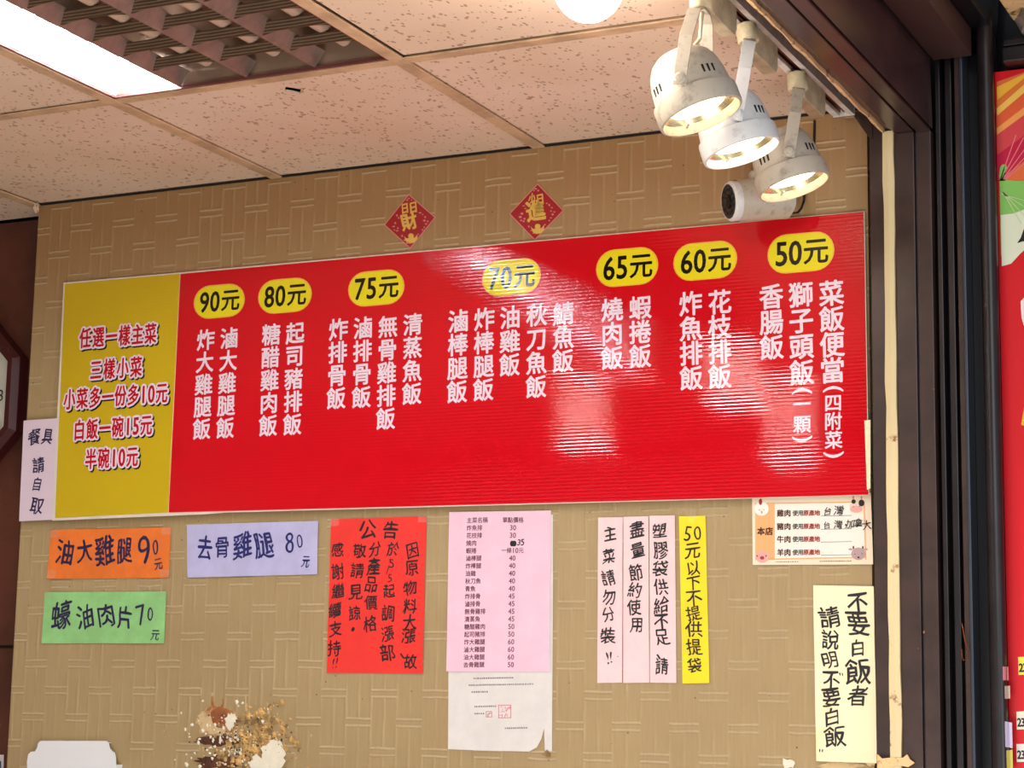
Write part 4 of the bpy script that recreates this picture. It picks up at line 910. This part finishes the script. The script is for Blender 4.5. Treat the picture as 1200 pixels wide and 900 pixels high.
for k in range(26):
    x = 222+round(rng.uniform(0, 9))*13.2+rng.uniform(-1.5, 1.5); y0 = rng.uniform(806, 850); L_ = rng.uniform(6, 24); w = rng.uniform(.4, 1.0)
    if abs(x-280) > 45: y0 += 30; L_ *= .6
    P = []; n = 6
    lf = [onY(x-w*rng.uniform(.4, 1.2), y0+L_*i/n, YW-0.0015) for i in range(n+1)]; rt = [onY(x+w*rng.uniform(.4, 1.2), y0+L_*i/n, YW-0.0018) for i in range(n+1)]
    for i in range(n): mb.flat([lf[i], lf[i+1], rt[i+1], rt[i]])
for k in range(60):
    x = rng.gauss(285, 34); y = rng.gauss(858, 18); a = rng.uniform(.5, 1.4); b = rng.uniform(1.5, 7)
    mb.flat([onY(x-a, y, YW-0.002), onY(x-a*.3, y+b, YW-0.002), onY(x+a*.7, y+b*.8, YW-0.003), onY(x+a, y-b*.2, YW-0.0025)])
obj('torn_wallpaper_fibres', mb, M['plaster'], wb)['kind'] = 'stuff'
# flake near the torn white sheet and at bottom right edge of the wall
patch('torn_paper_flap', 641, 884, 5, 4, M['ochre'], 0.002, 14, .4)
patch('torn_paper_flap', 925, 895, 8, 7, M['torn'], 0.003, 16, .4); patch('peeled_patch', 985, 897, 30, 4, M['plaster'], 0.002, 24, .3)
patch('torn_paper_flap', 1021, 893, 6, 4, M['rust_foam'], 0.003, 14, .4)
patch('torn_paper_flap', 42, 243, 3.2, 6, M['tile'], 0.02, 14, .3)

# white carton lid with notched corners leaning on the wall
Yl = YW-0.02
lp = [(32, 905), (31.5, 893), (33, 884), (36, 881), (41, 880.5), (43.5, 876), (44.5, 871), (47, 868.3), (124, 868.3), (127, 870.5), (128.5, 877), (131, 880), (134, 882), (135.5, 887), (136, 905)]
c = onY(84, 900, Yl); e = empty('carton_lid', (c.x, Yl, c.z)); tag(e, 'white carton lid with notched corners at the bottom left edge', 'lid')
down = [Vector((onY(x, y, Yl).x, Yl, onY(x, y, Yl).z)) for x, y in lp]
low = [Vector((down[0].x, Yl, down[0].z-0.16)), Vector((down[-1].x, Yl, down[-1].z-0.16))]
ptsl = [low[0]]+down+[low[1]]
obj('face', MB().prism(ptsl[::-1], 0.0015), M['carton'], e)
obj('top_flap', MB().box(down[7].x, down[8].x, Yl+0.001, YW-0.001, down[7].z-0.0012, down[7].z), M['carton'], e)
for i in (0, -1): obj('side_flap', MB().box(ptsl[i].x-0.0006, ptsl[i].x+0.0006, Yl+0.001, YW-0.001, low[0].z, down[1].z), M['carton'], e)

# ================================================================== LEFT RECESS: octagonal clock, label
Yq = YR-0.001
ccp = onY(-66, 466, Yq-0.04); cr = (ccp-onY(-66, 466-101, Yq-0.04)).length
ck = empty('wall_clock', (ccp.x, Yq, ccp.z)); tag(ck, 'octagonal dark red wall clock cut off by the left edge', 'clock')
def octo(r): return [(r/math.cos(math.pi/8)*math.cos(math.pi/8+k*math.pi/4), r/math.cos(math.pi/8)*math.sin(math.pi/8+k*math.pi/4)) for k in range(8)]
mb = MB(); rings = [(cr, 0.0), (cr, -0.028), (cr-0.012, -0.040), (cr-0.024, -0.040), (cr-0.030, -0.020)]
vs = []
for r, d in rings: vs += [(ccp.x+x, Yq+d, ccp.z+z) for x, z in octo(r)]
mb.add(vs, [(k*8+i, k*8+(i+1) % 8, k*8+8+(i+1) % 8, k*8+8+i) for k in range(4) for i in range(8)]); obj('case', mb, M['clock_wood'], ck)
obj('dial', MB().flat([(ccp.x+x, Yq-0.021, ccp.z+z) for x, z in octo(cr-0.028)]), M['dial'], ck)
mb = MB(); sc_ = cr-0.052
def clock_num(t, ang):
    X = ccp.x+sc_*math.cos(ang); Z = ccp.z+sc_*math.sin(ang); w = 0.0
    for k, ch in enumerate(t):
        v, f = G[ch]; hh = 0.034; x0 = (k-(len(t)-1)/2)*0.02
        mb.add([(X+x0+a*hh, Yq-0.0222, Z+b*hh) for a, b in v], f)
for n_ in range(12): clock_num(str(n_+1), math.radians(90-30*(n_+1)))
obj('numerals', mb, M['ink'], ck, recalc=False)
mb = MB()
for ang, L_, w in ((200, cr*.45, .005), (110, cr*.62, .0035)):
    d = Vector((math.cos(math.radians(ang)), 0, math.sin(math.radians(ang)))); n_ = Vector((-d.z, 0, d.x)); o_ = Vector((ccp.x, Yq-0.026, ccp.z))
    mb.flat([o_-n_*w, o_+d*L_-n_*w*.4, o_+d*L_+n_*w*.4, o_+n_*w])
obj('hands', mb, M['ink'], ck)
e, s = paper('wall_label', [(-40, 885), (5, 884.5), (4.5, 915), (-41, 915)], M['white_paper'], 0.001, 'white label with a blue mark on the wood panel at bottom left corner', 'label', seed=31, Y=YR)
obj('blue_mark', MB().flat([onY(x, y, YR-0.0045) for x, y in ((-30, 893), (1.5, 892), (1, 907), (-30, 908))][::-1]), mat('print_blue', (50, 70, 110), .5), e)

# ================================================================== RED SIGN OUTSIDE, RIGHT EDGE
YS = YC+0.03
x0s = onY(1177, 500, YS).x+0.0005
def sx_(px, py): return onY(px, py, YS-0.0006)
ts = onY(1180, 75, YC).z-0.002
sg = empty('red_shop_sign', (x0s+0.2, YS, 1.5)); tag(sg, 'tall red shop sign with printed fan and leaf at the right edge', 'sign')
obj('panel', MB().box(x0s-0.0035, x0s+0.5, YS, YS+0.02, 0.3, ts), M['sign_red'], sg)
def pp(nm, pts, rgb, k=1, par=None): return obj(nm, MB().flat([Vector((p.x, p.y, min(p.z, ts-0.001))) for p in (onY(x, y, YS-0.0005*k) for x, y in pts)][::-1]), pm(rgb), par or sg)
_pm = {}
def pm(rgb):
    if rgb not in _pm: _pm[rgb] = mat('print_%d_%d_%d' % rgb, rgb, 0.35)
    return _pm[rgb]
pp('printed_fan', [(1168, 96), (1215, 62), (1215, 214), (1171, 212)], (226, 110, 60))
for (a, b, c_, d, rgb) in ((102, 118, 74, 88, (244, 182, 60)), (118, 126, 88, 98, (226, 120, 48)), (127, 136, 98, 108, (248, 196, 92)), (136, 150, 108, 126, (228, 96, 54)), (150, 158, 126, 136, (244, 160, 84)), (158, 182, 136, 160, (214, 70, 74)), (182, 212, 160, 190, (196, 24, 66))):
    pp('fan_fold', [(1168, a), (1215, c_-12), (1215, d-12), (1168.5, b)], rgb, 2)
for k in range(5): pp('fan_rib', [(1171+k*1, 212), (1190+k*9, 158+k*3), (1191.3+k*9, 158+k*3), (1172.3+k*1.2, 212)], (232, 120, 130), 3)
pp('printed_leaf', [(1171, 205), (1172, 196), (1175, 192.5), (1179, 193), (1180.5, 197), (1178, 203), (1176, 210), (1190, 212), (1215, 212), (1215, 262), (1196, 290), (1180, 300), (1173, 300)], (134, 196, 96), 3)
pp('leaf_pale_area', [(1172.5, 252), (1188, 250), (1215, 240), (1215, 280), (1196, 297), (1185, 309), (1174, 312)], (226, 232, 206), 4)
for k in range(4): pp('leaf_vein', [(1173, 222+k*2), (1196+k*5, 262-k*8), (1197+k*5, 262-k*8), (1174, 221+k*2)], (196, 222, 160), 5)
pp('black_brushstroke', [(1192, 285), (1196, 279), (1200, 268), (1206, 262), (1206, 282), (1198, 283)], (24, 20, 20), 5)
pp('white_print_ring', [(1196, 353), (1200, 349), (1215, 345), (1215, 385), (1200, 382), (1197, 372)], (238, 232, 228), 2)
pp('yellow_print_mark', [(1196.5, 498), (1200, 478), (1215, 470), (1215, 502)], (226, 180, 40), 2)
for (y, rgb, t) in ((770, (240, 226, 90), '23'), (834, (240, 232, 214), '23'), (872, (240, 234, 224), '23')):
    x = 1193 if y < 800 else 1191
    tk = pp('price_sticker', [(x, y), (1225, y-2), (1225, y+20), (x+.6, y+21)], rgb, 2)
    mb = MB(); ss = flatsurf(YS-0.0012); ss.Y = YS-0.0012
    for i, ch in enumerate(t): add_char(mb, ch, x+3.6+i*4.4, y+12.5, 13, ss, wr=.75, bold=.03, dz=.0004)
    obj('lettering', mb, M['ink'], tk, recalc=False)
# frame above the sign and the canopy behind it
tb = empty('sign_head_frame', (x0s+0.2, YC, ts)); tag(tb, 'black metal head frame above the red shop sign', 'frame')
xg = onY(1174, 60, YC).x
obj('lower_bar', MB().box(xg, xg+0.5, YC-0.002, YC+0.045, onY(1180, 73, YC).z, onY(1180, 55, YC).z), M['frame_dark'], tb, bevel=.003)
obj('upper_bar', MB().box(xg, xg+0.5, YC+0.005, YC+0.045, onY(1180, 53, YC).z, onY(1180, 44, YC).z), M['frame_dark'], tb, bevel=.003)
obj('back_panel', MB().box(xg+0.004, xg+0.5, YC+0.081, YC+0.088, ts, ts+0.4), M['channel'], tb)
cz = onY(1185, 30, YC-0.0).z
cn = obj('canopy_soffit', MB().box(onY(1176, 8, YC-0.02).x, xg+0.5, YC-0.25, YC+0.055, onY(1190, 12, YC).z, onY(1190, 12, YC).z+0.02), M['rust_foam'], None, bevel=.004)
tag(cn, 'stained tan soffit board in the top right corner', 'soffit')
cb = obj('cable_bundle', MB().tube([onY(1216, 40, YC-.02), onY(1203, 34, YC-.02), onY(1197, 24, YC-.01), onY(1204, 14, YC+.0)], 0.011, 12), mat('grey_cable', (120, 112, 108), .5), None, smooth=True)
tag(cb, 'thick grey cable bundle above the red shop sign', 'cable')
# stickers on the jamb tube
def sticker(px, py, w, h, rgb, label, tilt=0):
    Yt = YC+0.012-rj-0.0006; c = onY(px, py, Yt); s = (onY(px, py-.5, Yt)-onY(px, py+.5, Yt)).length
    w *= s/2; h *= s/2; mb = MB(); vs = []
    for j in (0, 1):
        for i in range(5):
            dx = (i/4*2-1)*w; X = c.x+dx; off = X-xm
            y = YC+0.012-math.sqrt(max(rj**2-off**2, 0))-0.0006 if abs(off) < rj else YC+0.012
            vs.append((X, y, c.z+(h if j else -h)+dx*tilt))
    mb.add(vs, [(i, i+1, i+6, i+5) for i in range(4)])
    return tag(obj('sticker', mb, pm(rgb)), label, 'sticker', 'stickers on the jamb')
sticker(1177, 789, 5, 16, (206, 130, 138), 'small pink and blue sticker, topmost on the black jamb')
sticker(1179, 811, 5, 15, (190, 176, 160), 'small beige sticker, second from the top on the black jamb', .1)
sticker(1180.5, 861, 7, 30, (200, 196, 226), 'long pale lilac sticker, third from the top on the black jamb', -.2)
sticker(1181.5, 890, 6, 22, (202, 196, 96), 'yellow green sticker, lowest on the black jamb', .2)
